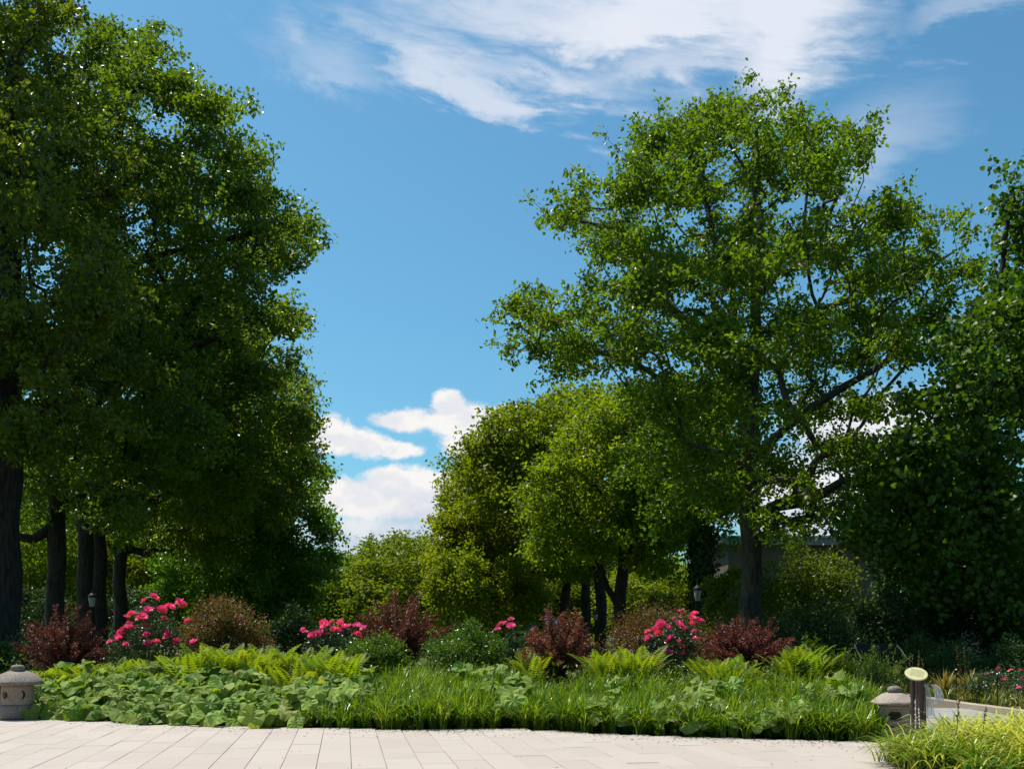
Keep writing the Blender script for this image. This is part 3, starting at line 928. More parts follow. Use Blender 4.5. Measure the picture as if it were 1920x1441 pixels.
make_tree(
    'oak_tree', 'last oak of the left grove, low branches sweeping down behind the red-green shrub', 'tree', 69.0,
    [(470, 1210, 12), (470, 1120, 10), (480, 1000, 8), (500, 900, 5)],
    [],
    [(510, 930, 80), (575, 930, 42), (600, 975, 34), (618, 1000, 18), (500, 1040, 95), (580, 1060, 52), (420, 1060, 75), (340, 1050, 70), (555, 1120, 50), (470, 1130, 55), (380, 1130, 50), (595, 880, 22), (625, 1050, 25), (300, 1110, 45)],
    2300, 24, 0.26, 0.18, 'plain', M['dark_oak'], M['dark_bark'], R=6.5, group='oaks of the left grove', sig=0.26, deep=0.6, attach=1.5, zmin=0.3)

make_tree(
    'lime_tree', 'bright green tree left of the big oak with pale grey forked trunk', 'tree', 50.0,
    [(1163, 1215, 14), (1164, 1120, 11.5), (1168, 1045, 11), (1168, 950, 8), (1165, 850, 5)],
    [([(1163, 1140, 7), (1140, 1100, 6), (1115, 1050, 5), (1080, 1000, 3)], (0, -.5)), ([(1168, 1045, 6), (1130, 1010, 5), (1080, 960, 3)], (0, -1)), ([(1168, 1045, 6), (1210, 990, 5), (1250, 920, 3)], (0, 0))],
    [(1130, 800, 75), (1190, 780, 60), (1210, 840, 90), (1060, 880, 65), (1130, 900, 95), (1230, 930, 75), (1170, 980, 65), (1050, 970, 62), (1100, 1010, 48), (1250, 1000, 45), (1010, 930, 45), (1280, 850, 55), (1020, 1030, 35), (1200, 1040, 35), (1060, 1060, 34), (1230, 1060, 34)],
    2300, 24, 0.21, 0.15, 'plain', M['lime'], M['dark_bark'], R=6.0, ragged=.26, group='trees of the right row', sig=0.22, deep=0.7, attach=3.5)
r3 = make_tree(
    'lime_tree', 'green tree whose crown hides the right end of the heaped cloud', 'tree', 62.0,
    [(1127, 1215, 12), (1126, 1120, 10), (1122, 1050, 9), (1080, 950, 7), (1040, 850, 4)],
    [([(1100, 1000, 5), (1020, 930, 4), (950, 880, 3)], (0, 0))],
    [(1045, 785, 50), (992, 785, 38), (1100, 760, 52), (945, 815, 42), (1000, 850, 72), (905, 865, 42), (950, 910, 72), (872, 880, 34), (1070, 840, 70), (960, 785, 25), (1020, 930, 70), (880, 835, 20)],
    1800, 24, 0.25, 0.17, 'plain', M['lime'], M['dark_bark'], R=6.5, ragged=.26, group='trees of the right row', sig=0.25, deep=0.7, attach=4)
make_tree(
    'lime_tree', 'lowest tree of the right row, crown sloping to the centre of the view', 'tree', 72.0,
    [(1013, 1210, 8), (1012, 1130, 6.5), (1003, 1060, 6), (960, 980, 4)],
    [([(1014, 1150, 5), (985, 1140, 4), (955, 1120, 3)], (0, 0))],
    [(885, 935, 48), (850, 925, 30), (840, 880, 16), (900, 990, 68), (842, 985, 32), (960, 990, 62), (865, 1040, 50), (930, 1060, 56), (825, 1060, 30), (870, 1100, 38), (930, 1115, 34), (985, 1085, 42), (985, 1050, 45), (880, 1100, 35), (835, 950, 25), (1010, 1000, 50)],
    1800, 24, 0.26, 0.18, 'plain', M['lime'], M['dark_bark'], R=6.0, ragged=.26, group='trees of the right row', sig=0.27, deep=0.7, attach=2.0, zmin=.8)
for k_, (tx, ty, lab) in enumerate(((1098, 66.0, 'dark straight trunk standing just left of the right-row lamp'), (1060, 70.0, 'dark trunk between the purple barberry shoots, deep in shade'))):
    make_tree('lime_tree', lab, 'tree', ty,
              [(tx, 1212, 10), (tx, 1130, 9), (tx + 4, 1050, 7), (tx + 2, 960, 4)], [],
              [(tx, 990, 55), (tx - 45, 1020, 45), (tx + 45, 1020, 45), (tx - 10, 1060, 45), (tx + 10, 930, 45)],
              500, 22, 0.25, 0.17, 'plain', M['oak'], M['dark_bark'], R=5.0, group='trees of the right row', sig=0.28, attach=3.0)
ivy_tree = make_tree(
    'lime_tree', 'dark trunk clad in ivy behind the lamp left of the big oak', 'tree', 45.0,
    [(1316, 1215, 15), (1316, 1120, 13), (1314, 1000, 12), (1308, 880, 9), (1300, 760, 6)],
    [([(1312, 960, 6), (1260, 920, 5), (1220, 890, 3)], (0, 0))],
    [(1290, 850, 80), (1320, 760, 65), (1225, 890, 65), (1350, 930, 55), (1280, 970, 60), (1240, 960, 45), (1340, 1010, 35)],
    1100, 24, 0.19, 0.14, 'plain', M['dark_oak'], M['dark_bark'], R=5.0, group='trees of the right row', sig=0.23, attach=3.5)
g = Geo()
n = 2600
yy = rng.uniform(985, 1205, n); aa = rng.uniform(0, 2 * PI, n)
cxy = np.array([W(1315, y_, 45.0) for y_ in yy])
rr = 0.36 + np.abs(rng.normal(size=n)) * 0.16
out = np.stack([np.cos(aa), np.sin(aa), np.zeros(n)], 1)
leaves(g, cxy + out * rr[:, None], unit(rdir(n) * .5 + np.array((0, 0, -1.0))), unit(out + rdir(n) * .5), rng.uniform(.13, .2, n), rng.uniform(.12, .18, n), 'maple')
g.obj('ivy', M['dark_shrub'], ivy_tree, origin=tuple(ivy_tree.location))

make_tree(
    'maple_tree', 'broad-leaved dark maple filling the right edge of the picture', 'tree', 31.0,
    [(1852, 1215, 12), (1852, 1040, 10), (1850, 965, 9), (1845, 800, 7.5), (1862, 600, 6), (1895, 400, 4)],
    [([(1850, 1000, 5), (1815, 940, 4), (1770, 880, 3), (1720, 830, 2)], (0, -1)), ([(1846, 860, 5), (1800, 740, 3.5), (1760, 690, 2.5)], (0, 0)), ([(1850, 960, 5), (1890, 880, 4), (1960, 800, 3)], (0, 0))],
    [(1938, 320, 38), (1905, 385, 38), (1960, 430, 80), (1890, 470, 38), (1905, 580, 75), (1860, 600, 34), (1840, 700, 50), (1890, 720, 80), (1785, 775, 45), (1735, 750, 22), (1820, 840, 75), (1725, 830, 38), (1675, 815, 18),
     (1720, 910, 65), (1650, 935, 30), (1860, 960, 88), (1710, 1015, 58), (1780, 1070, 75), (1880, 1100, 75), (1645, 990, 40), (2000, 680, 120), (2010, 950, 110), (1605, 960, 20), (1790, 650, 26), (1665, 880, 28), (1630, 985, 28), (1690, 770, 18)],
    2900, 17, 0.165, 0.155, 'maple', M['maple'], M['dark_bark'], R=5.0, ragged=.2, sig=0.22, deep=0.7, attach=2.0, zmin=.7, tip=.004)

# far trees: two kinds, copied
def far_tree(label, px, d, top, wpx, mesh_src, group, rz):
    o = copy_tree(mesh_src) if mesh_src['used'] else mesh_src
    mesh_src['used'] = True
    hgt = EYE + (HZ - top) * d / F
    s_ = hgt / mesh_src['h']
    sw = (wpx * d / F) / mesh_src['w']
    o.location = ((px - CX) * d / F, d, 0)
    o.scale = (sw, sw, s_)
    o.rotation_euler = (0, 0, rz)
    o['label'] = label
    if 'used' in o and o is not mesh_src: del o['used']
    return o


def proto_tree(name, cat, group, mat_, dense, kind='round'):
    Y0 = 80.0
    base = W(960, HZ + EYE * F / Y0, Y0)
    if kind == 'round':
        bl = [(960, 1010, 75), (905, 1050, 65), (1015, 1050, 65), (960, 1090, 95), (900, 1130, 65), (1020, 1130, 65), (960, 1160, 85), (880, 1090, 40), (1040, 1085, 40), (930, 965, 35), (990, 975, 30)]
    else:
        bl = [(960, 960, 12), (960, 990, 22), (960, 1020, 32), (960, 1055, 42), (960, 1090, 52), (960, 1130, 60), (960, 1165, 60)]
    o = make_tree(name, 'x', cat, Y0, [(960, 1222, 10), (960, 1130, 8), (958, 1040, 5), (960, 960, 2)], [], bl, dense, 22, .30, .22, 'plain', mat_, M['dark_bark'], R=5.5, group=group, sig=.45, attach=1.5, zmin=.5)
    o['h'] = EYE + (HZ - (925 if kind == 'round' else 945)) * Y0 / F
    o['w'] = (190 if kind == 'round' else 125) * Y0 / F
    o['used'] = False
    return o


pr = proto_tree('broadleaf_tree', 'tree', 'trees far behind the garden', M['far_leaf'], 1100)
for lab, px, d, top, wpx, rz in (
        ('sunlit far tree under the lower cloud at the centre of the view', 765, 88, 985, 215, .4),
        ('far round tree just right of the left grove, below the grey cloud', 668, 98, 1018, 150, 1.4),
        ('far tree between the dark conifers and the right row', 845, 105, 1000, 150, 2.6),
        ('pale far tree behind the leftmost trunk gap', 62, 84, 905, 170, 3.5),
        ('bright far tree seen between the left lamp and the thick trunk', 140, 92, 960, 150, 4.4),
        ('bright far tree seen right of the slim left trunk', 262, 96, 930, 160, 5.1),
        ('far tree hidden low behind the last oak of the left grove', 400, 100, 960, 170, .9),
        ('far tree behind the lowest tree of the right row', 940, 110, 1010, 170, 1.9),
        ('far tree seen between trunks of the right row', 1080, 104, 1030, 190, 2.2),
        ('far tree left of the ivy clad trunk', 1235, 95, 1040, 190, 3.0),
        ('far tree behind the left end of the building', 1350, 100, 1030, 150, 3.9),
        ('far tree outside the right end of the building', 1830, 88, 930, 220, 5.7),
        ('far tree low behind the first left trunk', -70, 88, 930, 190, 0.2)):
    far_tree(lab, px, d, top, wpx, pr, None, rz)
pc = proto_tree('conifer_tree', 'tree', 'dark conifers on the skyline', M['conifer'], 420, 'cone')
for lab, px, d, top, wpx, rz in (
        ('dark bluish conifer on the skyline under the grey cloud', 690, 135, 1002, 46, .3),
        ('second dark conifer on the skyline, right of the taller one', 722, 140, 1003, 34, 1.3),
        ('small dark conifer tip next to the far sunlit tree', 748, 138, 998, 30, 2.5)):
    far_tree(lab, px, d, top, wpx, pc, None, rz)
for o in (pr, pc):
    for k_ in ('used', 'h', 'w'):
        pass
for o in list(COL.objects):
    for k_ in ('used', 'h', 'w'):
        if k_ in o: del o[k_]

# woodland mass closing the view far behind
g = Geo()
n = 26000
xx = rng.uniform(-150, 190, n); dd = rng.uniform(150, 175, n)
topz = 10 + 3.0 * np.sin(xx * .12) + 2.5 * np.sin(xx * .31 + 1) + 1.6 * np.sin(xx * .83 + 2)
zz = topz * (1 - rng.random(n) ** 1.7)
leaves(g, np.stack([xx, dd, zz], 1) + rng.normal(size=(n, 3)) * .5, rdir(n) + np.array((0, 0, -.3)), unit(rdir(n) + np.array((0, -.4, .9))), rng.uniform(.9, 1.5, n), rng.uniform(.8, 1.2, n), 'plain')
tag(g.obj('woodland', M['far_leaf']), 'dark belt of far woodland closing the view behind the trees', 'woodland', kind='stuff')

# ------------------------------------------------------------------ shrubs and bed plants
def base_z(x, y): return float(bed_z(x, y)) if x < BED_R else 0.0


def dome_shrub(name, label, cat, px, d, wpx, top, mat_, L, Wd, n_leaf, depth=None, group=None, kind='plain', stems=26, lower=0.12, stem_m=None, up=0.55, lumps=9, z0=None):
    """a bush of many small leaves in lumps over a fan of stems"""
    x = (px - CX) * d / F
    z0 = base_z(x, d) if z0 is None else z0
    rx = wpx * d / F / 2; h = EYE + (HZ - top) * d / F - z0
    ry = depth if depth else rx * .85
    root = thing(name, label, cat, (x, d, z0), group=group)
    ctrs = []
    for i in range(lumps * 3):
        a = rng.uniform(0, 2 * PI); e = rng.random() ** .6
        rr_ = math.sqrt(rng.random()) * .78
        q = np.array((math.cos(a) * rr_ * rx, math.sin(a) * rr_ * ry, 0))
        hh = h * (1 - .55 * rr_ ** 2) * rng.uniform(.70, 1.04)
        ctrs.append((q, hh))
    g = Geo()
    per = n_leaf // len(ctrs)
    tips = []
    for q, hh in ctrs:
        lr = min(rx, h) * rng.uniform(.16, .38)
        dv = rdir(per); dv[:, 2] = np.abs(dv[:, 2]) * 1.0 + rng.normal(size=per) * .25
        rad_ = (rng.random(per) ** .4)[:, None] * lr
        P = q + np.array((0, 0, max(hh - lr, lr * .5))) + dv * rad_
        sel = rng.random(per) < .38
        P[sel, 2] = rng.uniform(lower * h, max(hh - lr * .6, lower * h + .05), sel.sum())
        leaves(g, P, unit(rdir(per) + dv * .8), unit(rdir(per) * .8 + dv * .5 + np.array((0, 0, up))), L * rng.uniform(.7, 1.25, per), Wd * rng.uniform(.7, 1.25, per), kind,
               np.clip(rng.random() * .4 + rng.random(per) * .6, 0, 1))
        tips.append(q + np.array((0, 0, hh * .9)))
    g.obj('foliage', mat_, root)
    g = Geo()
    for t_ in tips[:stems]:
        b = np.array((t_[0] * .12, t_[1] * .12, 0.0))
        m1 = b + (t_ - b) * .5 + np.array((t_[0], t_[1], 0)) * -.12
        tube(g, [b, m1, t_], [.014, .010, .004], 4, cap=False)
    g.obj('stems', stem_m or M['stem'], root)
    return root


def spray_shrub(name, label, cat, px, d, wpx, top, mat_, L, Wd, n_stem, per, group=None, stem_m=None, start=.22, curve=.35, jit=.05, depth=None, kind='plain', z0=None, lean=0.0):
    """a bush of arching shoots with leaves set close along them"""
    x = (px - CX) * d / F
    z0 = base_z(x, d) if z0 is None else z0
    rx = wpx * d / F / 2; h = EYE + (HZ - top) * d / F - z0
    ry = depth or rx * .8
    root = thing(name, label, cat, (x, d, z0), group=group)
    gl, gs = Geo(), Geo()
    for i in range(n_stem):
        a = rng.uniform(0, 2 * PI); rr_ = math.sqrt(rng.random())
        ex, ey = math.cos(a) * rr_ * rx + lean * rx, math.sin(a) * rr_ * ry
        hh = h * (1 - .45 * rr_ ** 2) * rng.uniform(.55, 1.10)
        t_ = np.linspace(0, 1, 7)
        S = np.stack([ex * (t_ * .45 + .55 * t_ ** 2.0), ey * (t_ * .45 + .55 * t_ ** 2.0), hh * (t_ - curve * rr_ * t_ ** 2) / (1 - curve * rr_)], 1)
        S[1:] += rng.normal(size=(6, 3)) * .02
        tube(gs, S, np.linspace(.010, .003, 7), 3, cap=False)
        k = per
        u = start + (1 - start) * rng.random(k) ** .8
        P = np.stack([np.interp(u, t_, S[:, j]) for j in range(3)], 1)
        out = rdir(k)
        side = rng.random(k) < .5
        P2 = P + out * (jit * (1.25 - u * .85) * rng.uniform(.3, 1.6, k))[:, None]
        leaves(gl, P2, unit(out + np.array((0, 0, .5))), unit(rdir(k) * .8 + np.array((0, 0, .7))), L * rng.uniform(.7, 1.3, k), Wd * rng.uniform(.7, 1.3, k), kind, np.clip(rng.random() * .35 + rng.random(k) * .65, 0, 1))
    gl.obj('foliage', mat_, root)
    gs.obj('stems', stem_m or M['stem'], root)
    return root


# --- purple barberries
for lab, px, d, wpx, top, ns, dep in (
        ('purple barberry behind the left lantern, its shoots leaning out to the left', 122, 22.6, 200, 1140, 130, 1.0),
        ('tall purple barberry at the centre, right of the low pink rose', 752, 24.2, 215, 1106, 170, 1.2),
        ('purple barberry with four long upright shoots, right of the smallest rose', 1048, 21.2, 155, 1150, 110, .8),
        ('wide purple barberry right of the tall pink rose, in front of the bare trunk', 1402, 22.3, 190, 1152, 160, 1.0)):
    spray_shrub('barberry_shrub', lab, 'shrub', px, d, wpx, top, M['barberry'], .052, .034, int(ns * .72), 165, group='purple barberries in the bed', jit=.050, curve=.25, depth=dep)
bar3 = [o for o in COL.objects if o.name.startswith('barberry_shrub') and 'four long' in o.get('label', '')][0]
bz = np.array(bar3.location)
for px, top in ((1027, 1136), (1062, 1142), (1080, 1142), (1100, 1178)):
    tip_ = W(px, top, 21.2) - bz
    g, gs = Geo(), Geo()
    t_ = np.linspace(0, 1, 6)
    S = np.stack([tip_[0] * (.35 + .65 * t_), rng.normal() * .1 * t_, tip_[2] * t_], 1)
    tube(gs, S, np.linspace(.010, .003, 6), 4, cap=False)
    k = 170; u = rng.uniform(.35, 1, k)
    P = np.stack([np.interp(u, t_, S[:, j]) for j in range(3)], 1); o_ = rdir(k)
    leaves(g, P + o_ * rng.uniform(.01, .075, k)[:, None], unit(o_ + np.array((0, 0, .5))), unit(rdir(k) + np.array((0, 0, .7))), .05, .034, 'plain')
    sh_ = gs.obj('long_shoot', M['stem'], bar3); g.obj('foliage', M['barberry'], sh_)

# --- rusty green shrubs (new growth red) and green ones
dome_shrub('abelia_shrub', 'rounded red-green shrub right of the large pink rose bush', 'shrub', 424, 23.6, 190, 1113, M['rust'], .058, .036, 15000, group='red-green shrubs in the bed', lumps=26)
dome_shrub('abelia_shrub', 'red-green shrub behind the tall pink rose, below the yellow-green bush', 'shrub', 1238, 25.0, 260, 1126, M['rust'], .058, .036, 15000, group='red-green shrubs in the bed', lumps=26)
dome_shrub('glossy_shrub', 'low glossy green shrub in front of the left side of the central barberry', 'shrub', 702, 22.0, 150, 1180, M['glossy'], .075, .040, 5200, group='glossy green shrubs in the bed', lumps=11)
dome_shrub('glossy_shrub', 'glossy green shrub right of the central barberry', 'shrub', 872, 22.2, 165, 1158, M['glossy'], .075, .040, 5600, group='glossy green shrubs in the bed', lumps=11)
dome_shrub('spirea_shrub', 'pale green leafy plant among the purple long shoots', 'shrub', 1010, 22.0, 90, 1192, M['yellow_shrub'], .06, .028, 1600, lumps=8)

# --- roses
def rose_flower(name):
    g = Geo()
    for ring_, (nr, r0, r1, z0, z1, wd) in enumerate(((6, .018, .068, .000, .020, .058), (5, .014, .050, .012, .044, .046), (4, .008, .026, .030, .058, .030))):
        for i in range(nr):
            a = 2 * PI * i / nr + ring_ * .5
            c, s_ = math.cos(a), math.sin(a)
            def q(r, t, z): return (c * r - s_ * t, s_ * r + c * t, z)
            V = [q(r0, -wd * .25, z0), q(r0, wd * .25, z0), q(r1, wd * .5, z1), q(r1 * 1.1, 0, z1 + .006), q(r1, -wd * .5, z1)]
            g.add(V, [(0, 1, 2), (0, 2, 3), (0, 3, 4)], [min(1, max(0, .25 + .25 * ring_ + random.uniform(-.2, .25)))] * 3)
    return g.mesh(name, M['petal'])


flower_meshes = [rose_flower('flower') for _ in range(4)]


def rose_bush(label, px, d, wpx, top, spots, blooms, n_leaf, lumps=9, low=.15, fs=1.0):
    o = dome_shrub('rose_bush', label, 'rose bush', px, d, wpx, top, M['rose_leaf'], .062, .044, n_leaf, group='pink rose bushes', stem_m=M['green_stem'], lumps=lumps, lower=low, up=.45)
    base = np.array(o.location)
    rx = wpx * d / F / 2
    gs = Geo()
    for (fx, fy) in spots:
        for k in range(blooms):
            yy_ = d - rx * .45 + random.uniform(-.35, .35)
            p = W(fx + random.uniform(-6, 6) * (k > 0), fy + random.uniform(-5, 5) * (k > 0), yy_) - base
            f = link('flower', random.choice(flower_meshes), o, tuple(p), (random.uniform(.1, .9), random.uniform(-.5, .5), random.uniform(0, 6)))
            s_ = fs * random.choice((.55, .8, 1.0, 1.15, 1.3, 1.45))
            f.scale = (s_, s_, s_)
            b = p * np.array((.75, .75, .0)) + np.array((0, 0, max(0.05, p[2] - .5)))
            tube(gs, [b, p], [.006, .003], 3, cap=False)
    gs.obj('flower_stalks', M['green_stem'], o)
    return o


rose_bush('large pink rose bush between the left barberry and the red-green shrub', 275, 22.4, 150, 1130,
          [(271, 1127), (287, 1118), (333, 1127), (342, 1134), (277, 1143), (284, 1145), (246, 1150), (240, 1157), (262, 1158), (268, 1157), (303, 1143), (320, 1139), (310, 1160), (352, 1165), (228, 1186), (233, 1180),
           (240, 1176), (254, 1176), (270, 1173), (207, 1204), (222, 1198), (235, 1208), (275, 1190), (277, 1205), (273, 1213), (290, 1203), (314, 1188), (312, 1196), (332, 1203), (363, 1204), (222, 1190), (246, 1168)], 2, 3600, 12)
rose_bush('low pink rose bush left of the central barberry', 622, 23.2, 125, 1168,
          [(607, 1169), (623, 1167), (638, 1168), (623, 1178), (632, 1181), (643, 1175), (652, 1173), (670, 1172), (682, 1178), (600, 1187), (610, 1188), (592, 1190), (580, 1188), (572, 1185), (585, 1195), (675, 1192)], 2, 2600, 9)
rose_bush('smallest rose bush, a few pink blooms left of the long purple shoots', 968, 23.6, 95, 1166,
          [(958, 1161), (940, 1171), (948, 1168), (958, 1174), (933, 1180), (1000, 1181)], 1, 2200, 8)
rose_bush('tall pink rose bush right of centre beside the wide barberry', 1262, 21.4, 122, 1150,
          [(1272, 1145), (1280, 1143), (1263, 1160), (1276, 1155), (1302, 1152), (1297, 1158), (1307, 1160), (1239, 1170), (1250, 1175), (1273, 1170), (1283, 1177), (1297, 1170), (1312, 1166), (1227, 1180), (1235, 1187),
           (1215, 1185), (1217, 1197), (1210, 1198), (1303, 1197), (1247, 1202), (1258, 1197), (1272, 1202), (1265, 1215), (1277, 1213), (1248, 1214), (1252, 1224), (1232, 1226), (1279, 1226), (1239, 1252), (1302, 1185), (1310, 1197)], 1, 3800, 12)
for lab, px, d, wpx, top, sp in (
        ('rose bush at the right edge beyond the kerb with small scattered pink flowers', 1890, 22.8, 190, 1246, [(1872, 1253), (1895, 1256), (1917, 1272), (1880, 1274), (1905, 1300), (1912, 1256), (1850, 1262)]),
        ('second rose bush beyond the kerb, cut off by the right edge', 1960, 21.0, 160, 1262, [(1910, 1290), (1925, 1270)])):
    rose_bush(lab, px, d, wpx, top, sp, 1, 3400, 11, fs=.62)

# --- understory behind the bed
for lab, px, d, wpx, top, m_, n_l, L_, lp in (
        ('large light green bush right of the bare oak trunk, under the building roof', 1500, 46.0, 290, 1003, 'shrub', 12000, .17, 16),
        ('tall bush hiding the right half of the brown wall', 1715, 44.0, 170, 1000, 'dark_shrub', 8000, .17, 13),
        ('green bush left of the bare oak trunk beside the lamp', 1365, 39.0, 110, 1030, 'shrub', 5000, .13, 10),
        ('dark green bush at the foot of the bare oak trunk', 1520, 29.5, 240, 1120, 'dark_shrub', 7000, .11, 14),
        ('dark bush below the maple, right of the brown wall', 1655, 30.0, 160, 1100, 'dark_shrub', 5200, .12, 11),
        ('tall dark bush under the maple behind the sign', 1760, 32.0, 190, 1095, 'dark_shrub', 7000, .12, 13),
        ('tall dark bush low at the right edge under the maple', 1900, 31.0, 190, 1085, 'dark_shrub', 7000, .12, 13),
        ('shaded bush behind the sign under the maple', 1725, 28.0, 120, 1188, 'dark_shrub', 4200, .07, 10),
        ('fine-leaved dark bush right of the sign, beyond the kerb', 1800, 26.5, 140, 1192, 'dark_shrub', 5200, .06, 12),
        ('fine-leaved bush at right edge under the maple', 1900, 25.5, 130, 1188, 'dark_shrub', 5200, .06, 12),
        ('yellow-green bush lit by the sun between lamp and pale forked trunk', 1240, 60.0, 120, 1106, 'yellow_shrub', 4600, .16, 10),
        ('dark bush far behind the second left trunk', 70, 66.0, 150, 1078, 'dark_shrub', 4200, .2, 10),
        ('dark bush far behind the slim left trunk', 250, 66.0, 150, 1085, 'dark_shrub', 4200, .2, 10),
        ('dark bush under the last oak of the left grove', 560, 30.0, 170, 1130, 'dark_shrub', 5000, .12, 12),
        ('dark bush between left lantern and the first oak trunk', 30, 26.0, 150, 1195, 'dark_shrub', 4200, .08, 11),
        ('bright lime-green bush sweeping to the ground at the low end of the right row', 862, 56.0, 150, 1012, 'lime', 9000, .20, 14),
        ('second lime-green bush, nearer the trunks of the right row', 962, 57.0, 150, 1036, 'lime', 8000, .20, 13),
        ('dark low bush behind the low pink rose bush', 690, 34.0, 150, 1150, 'dark_shrub', 4200, .11, 11)):
    dome_shrub('bush', lab, 'bush', px, d, wpx, top, M[m_], L_, L_ * .6, n_l, lumps=lp, z0=0.0 if d > 26 else None)
for lab, px, d, wpx, top, m_ in (
        ('leafy green perennial right of the wide barberry', 1522, 20.6, 70, 1190, 'shrub'),
        ('second leafy perennial, left of the stone lantern on the right and set back', 1585, 21.0, 80, 1204, 'shrub'),
        ('bright leafy perennial between the fern and the black stake', 1553, 20.2, 75, 1212, 'shrub'),
        ('leafy perennial in front of the black bench', 1650, 23.6, 150, 1207, 'shrub'),
        ('dark leafy perennial between bench and stone lantern', 1640, 21.5, 80, 1218, 'dark_shrub'),
        ('small leafy perennial at the right end of the bed', 1500, 19.4, 50, 1232, 'shrub')):
    spray_shrub('leafy_perennial', lab, 'plant', px, d, wpx, top, M[m_], .085, .026, 46, 34, group='leafy perennials at the right end of the bed', stem_m=M['green_stem'], jit=.06)

# --- butterbur: broad leaves on stalks, each a part of its plant
def butterbur_leaf(i):
    r_ = random.Random(40 + i)
    g = Geo()
    seg = 16
    V = [(0, 0, 0)]
    fold = r_.uniform(-.35, .35)
    for ri, rad in ((0, .52), (1, 1.0)):
        for j in range(seg):
            a = -PI + 2 * PI * (j + .5) / seg
            notch = 1 - .45 * math.exp(-((abs(a) - PI) / .34) ** 2)
            rr_ = rad * notch * (1 + (.10 * math.sin(3 * a + i) + r_.uniform(-.09, .09)) * ri)
            x, y = rr_ * math.cos(a), rr_ * math.sin(a) * 1.08
            z = .22 * rad - .46 * rad ** 2 * (1 + .5 * math.cos(a + i)) + ri * (.20 * math.sin(3 * a + i * 2) + r_.uniform(-.13, .13)) + (.075 if j % 2 else -.03) * (1.0 if ri == 0 else .6) - fold * abs(y) * 1.2
            V.append((x, y, z))
    V = np.array(V) * .182
    tone = r_.random()
    tn = lambda: min(1, max(0, tone + r_.uniform(-.22, .22)))
    g.add(V, [(0, 1 + j, 1 + (j + 1) % seg) for j in range(seg)], [tn() for _ in range(seg)])
    q = [(1 + j, 1 + seg + j, 1 + seg + (j + 1) % seg, 1 + (j + 1) % seg) for j in range(seg)]
    g.add(V, q, [tn() for _ in range(seg)])
    g.add([(0, -.006, 0), (0, .006, 0), (-.10, .008, -.42), (-.10, -.008, -.42)], [(0, 1, 2, 3)])
    return g.mesh('leaf', M['butterbur'], smooth=False)


bb_leaves = [butterbur_leaf(i) for i in range(14)]


def butterbur(x, s_, label, group, n=8, hmin=.2, hmax=.75, spread=.34, size=1.0):
    y = edge_y(x) + s_
    z0 = base_z(x, y)
    o = thing('butterbur_plant', label, 'plant', (x, y, z0), random.uniform(0, 6), group)
    inv = -o.rotation_euler.z
    for i in range(n):
        a = random.uniform(0, 2 * PI); rr_ = spread * math.sqrt(random.random())
        hh = random.uniform(hmin, hmax) * (1 - .3 * rr_ / spread)
        sc = size * random.uniform(.6, 1.2)
        ox, oy = math.cos(a) * rr_, math.sin(a) * rr_
        # leaves tip outward and, at the edge of the bed, forward
        fw = max(0, 1 - s_ / 1.4)
        wx, wy = math.cos(a) * .35 * rr_ / spread, math.sin(a) * .35 * rr_ / spread - .38 * fw - .10
        c_, d_ = math.cos(inv), math.sin(inv)
        tl = math.hypot(wx, wy) + random.uniform(-.35, .60)
        dirw = math.atan2(wy, wx)
        R = Matrix.Rotation(dirw + inv, 4, 'Z') @ Matrix.Rotation(tl, 4, 'Y') @ Matrix.Rotation(random.uniform(-.5, .5), 4, 'X') @ Matrix.Rotation(random.uniform(-.8, .8), 4, 'Z')
        f = link('leaf', random.choice(bb_leaves), o, (ox * c_ - oy * d_, ox * d_ + oy * c_, hh))
        f.rotation_euler = R.to_euler()
        f.scale = (sc, sc, sc)
    return o


def px_x(px, s_):
    """bed x for a photo column at a distance s_ behind the paving edge"""
    x = 0.0
    for _ in range(12):
        x = (px - CX) * (edge_y(x) + s_) / F
    return x


cnt_bb = 0
for s_, hmn, hmx, stp in ((.12, .10, .30, .46), (.50, .18, .48, .50), (.95, .30, .62, .54), (1.45, .38, .72, .58), (1.95, .42, .78, .62), (2.5, .42, .80, .66)):
    xl, xr = px_x(78 if s_ < 1.6 else 120, s_), px_x(555 - 30 * s_, s_)
    x = xl + random.uniform(0, .3)
    while x < xr:
        pxx = CX + x / (edge_y(x) + s_) * F
        third = 'nearest the left lantern' if pxx < 235 else ('in the middle of the mass' if pxx < 395 else 'towards the central grass')
        row = {.12: 'leaning over the paving edge', .50: 'in the second row from the paving', .95: 'in the third row from the paving', 1.45: 'halfway up the left mass', 1.95: 'high in the left mass'}.get(s_, 'at the back under the ferns')
        butterbur(x, s_ + random.uniform(-.1, .15), 'broad-leaved butterbur %s, %s' % (row, third), 'butterbur plants in the left mass', 9, hmn, hmx, .36)
        x += stp * random.uniform(.8, 1.2); cnt_bb += 1
spots = [(575, .9), (600, .5), (612, 1.4), (640, .8), (655, 1.7), (620, 2.0), (590, 1.9), (665, 1.1), (690, 2.0), (570, 1.5)]
for px, s_ in spots:
    butterbur(px_x(px, s_), s_, 'butterbur left of the central grass, %s' % ('low near the paving' if s_ < 1.0 else ('mixed with grass half way up' if s_ < 1.8 else 'high below the low rose bush')), 'butterbur plants left of the central grass', 8, .2 + .1 * s_, .52 + .14 * s_, .36)
spots = [(900, 2.0), (925, 1.3), (945, .8), (955, .4), (930, 2.3), (970, 1.7), (880, 2.5), (990, 1.2)]
for px, s_ in spots:
    butterbur(px_x(px, s_), s_, 'butterbur right of the central grass, %s' % ('low near the paving' if s_ < 1.0 else ('in the middle of the gap' if s_ < 1.9 else 'high below the glossy shrub')), 'butterbur plants right of the central grass', 8, .2 + .1 * s_, .58 + .12 * s_, .34)
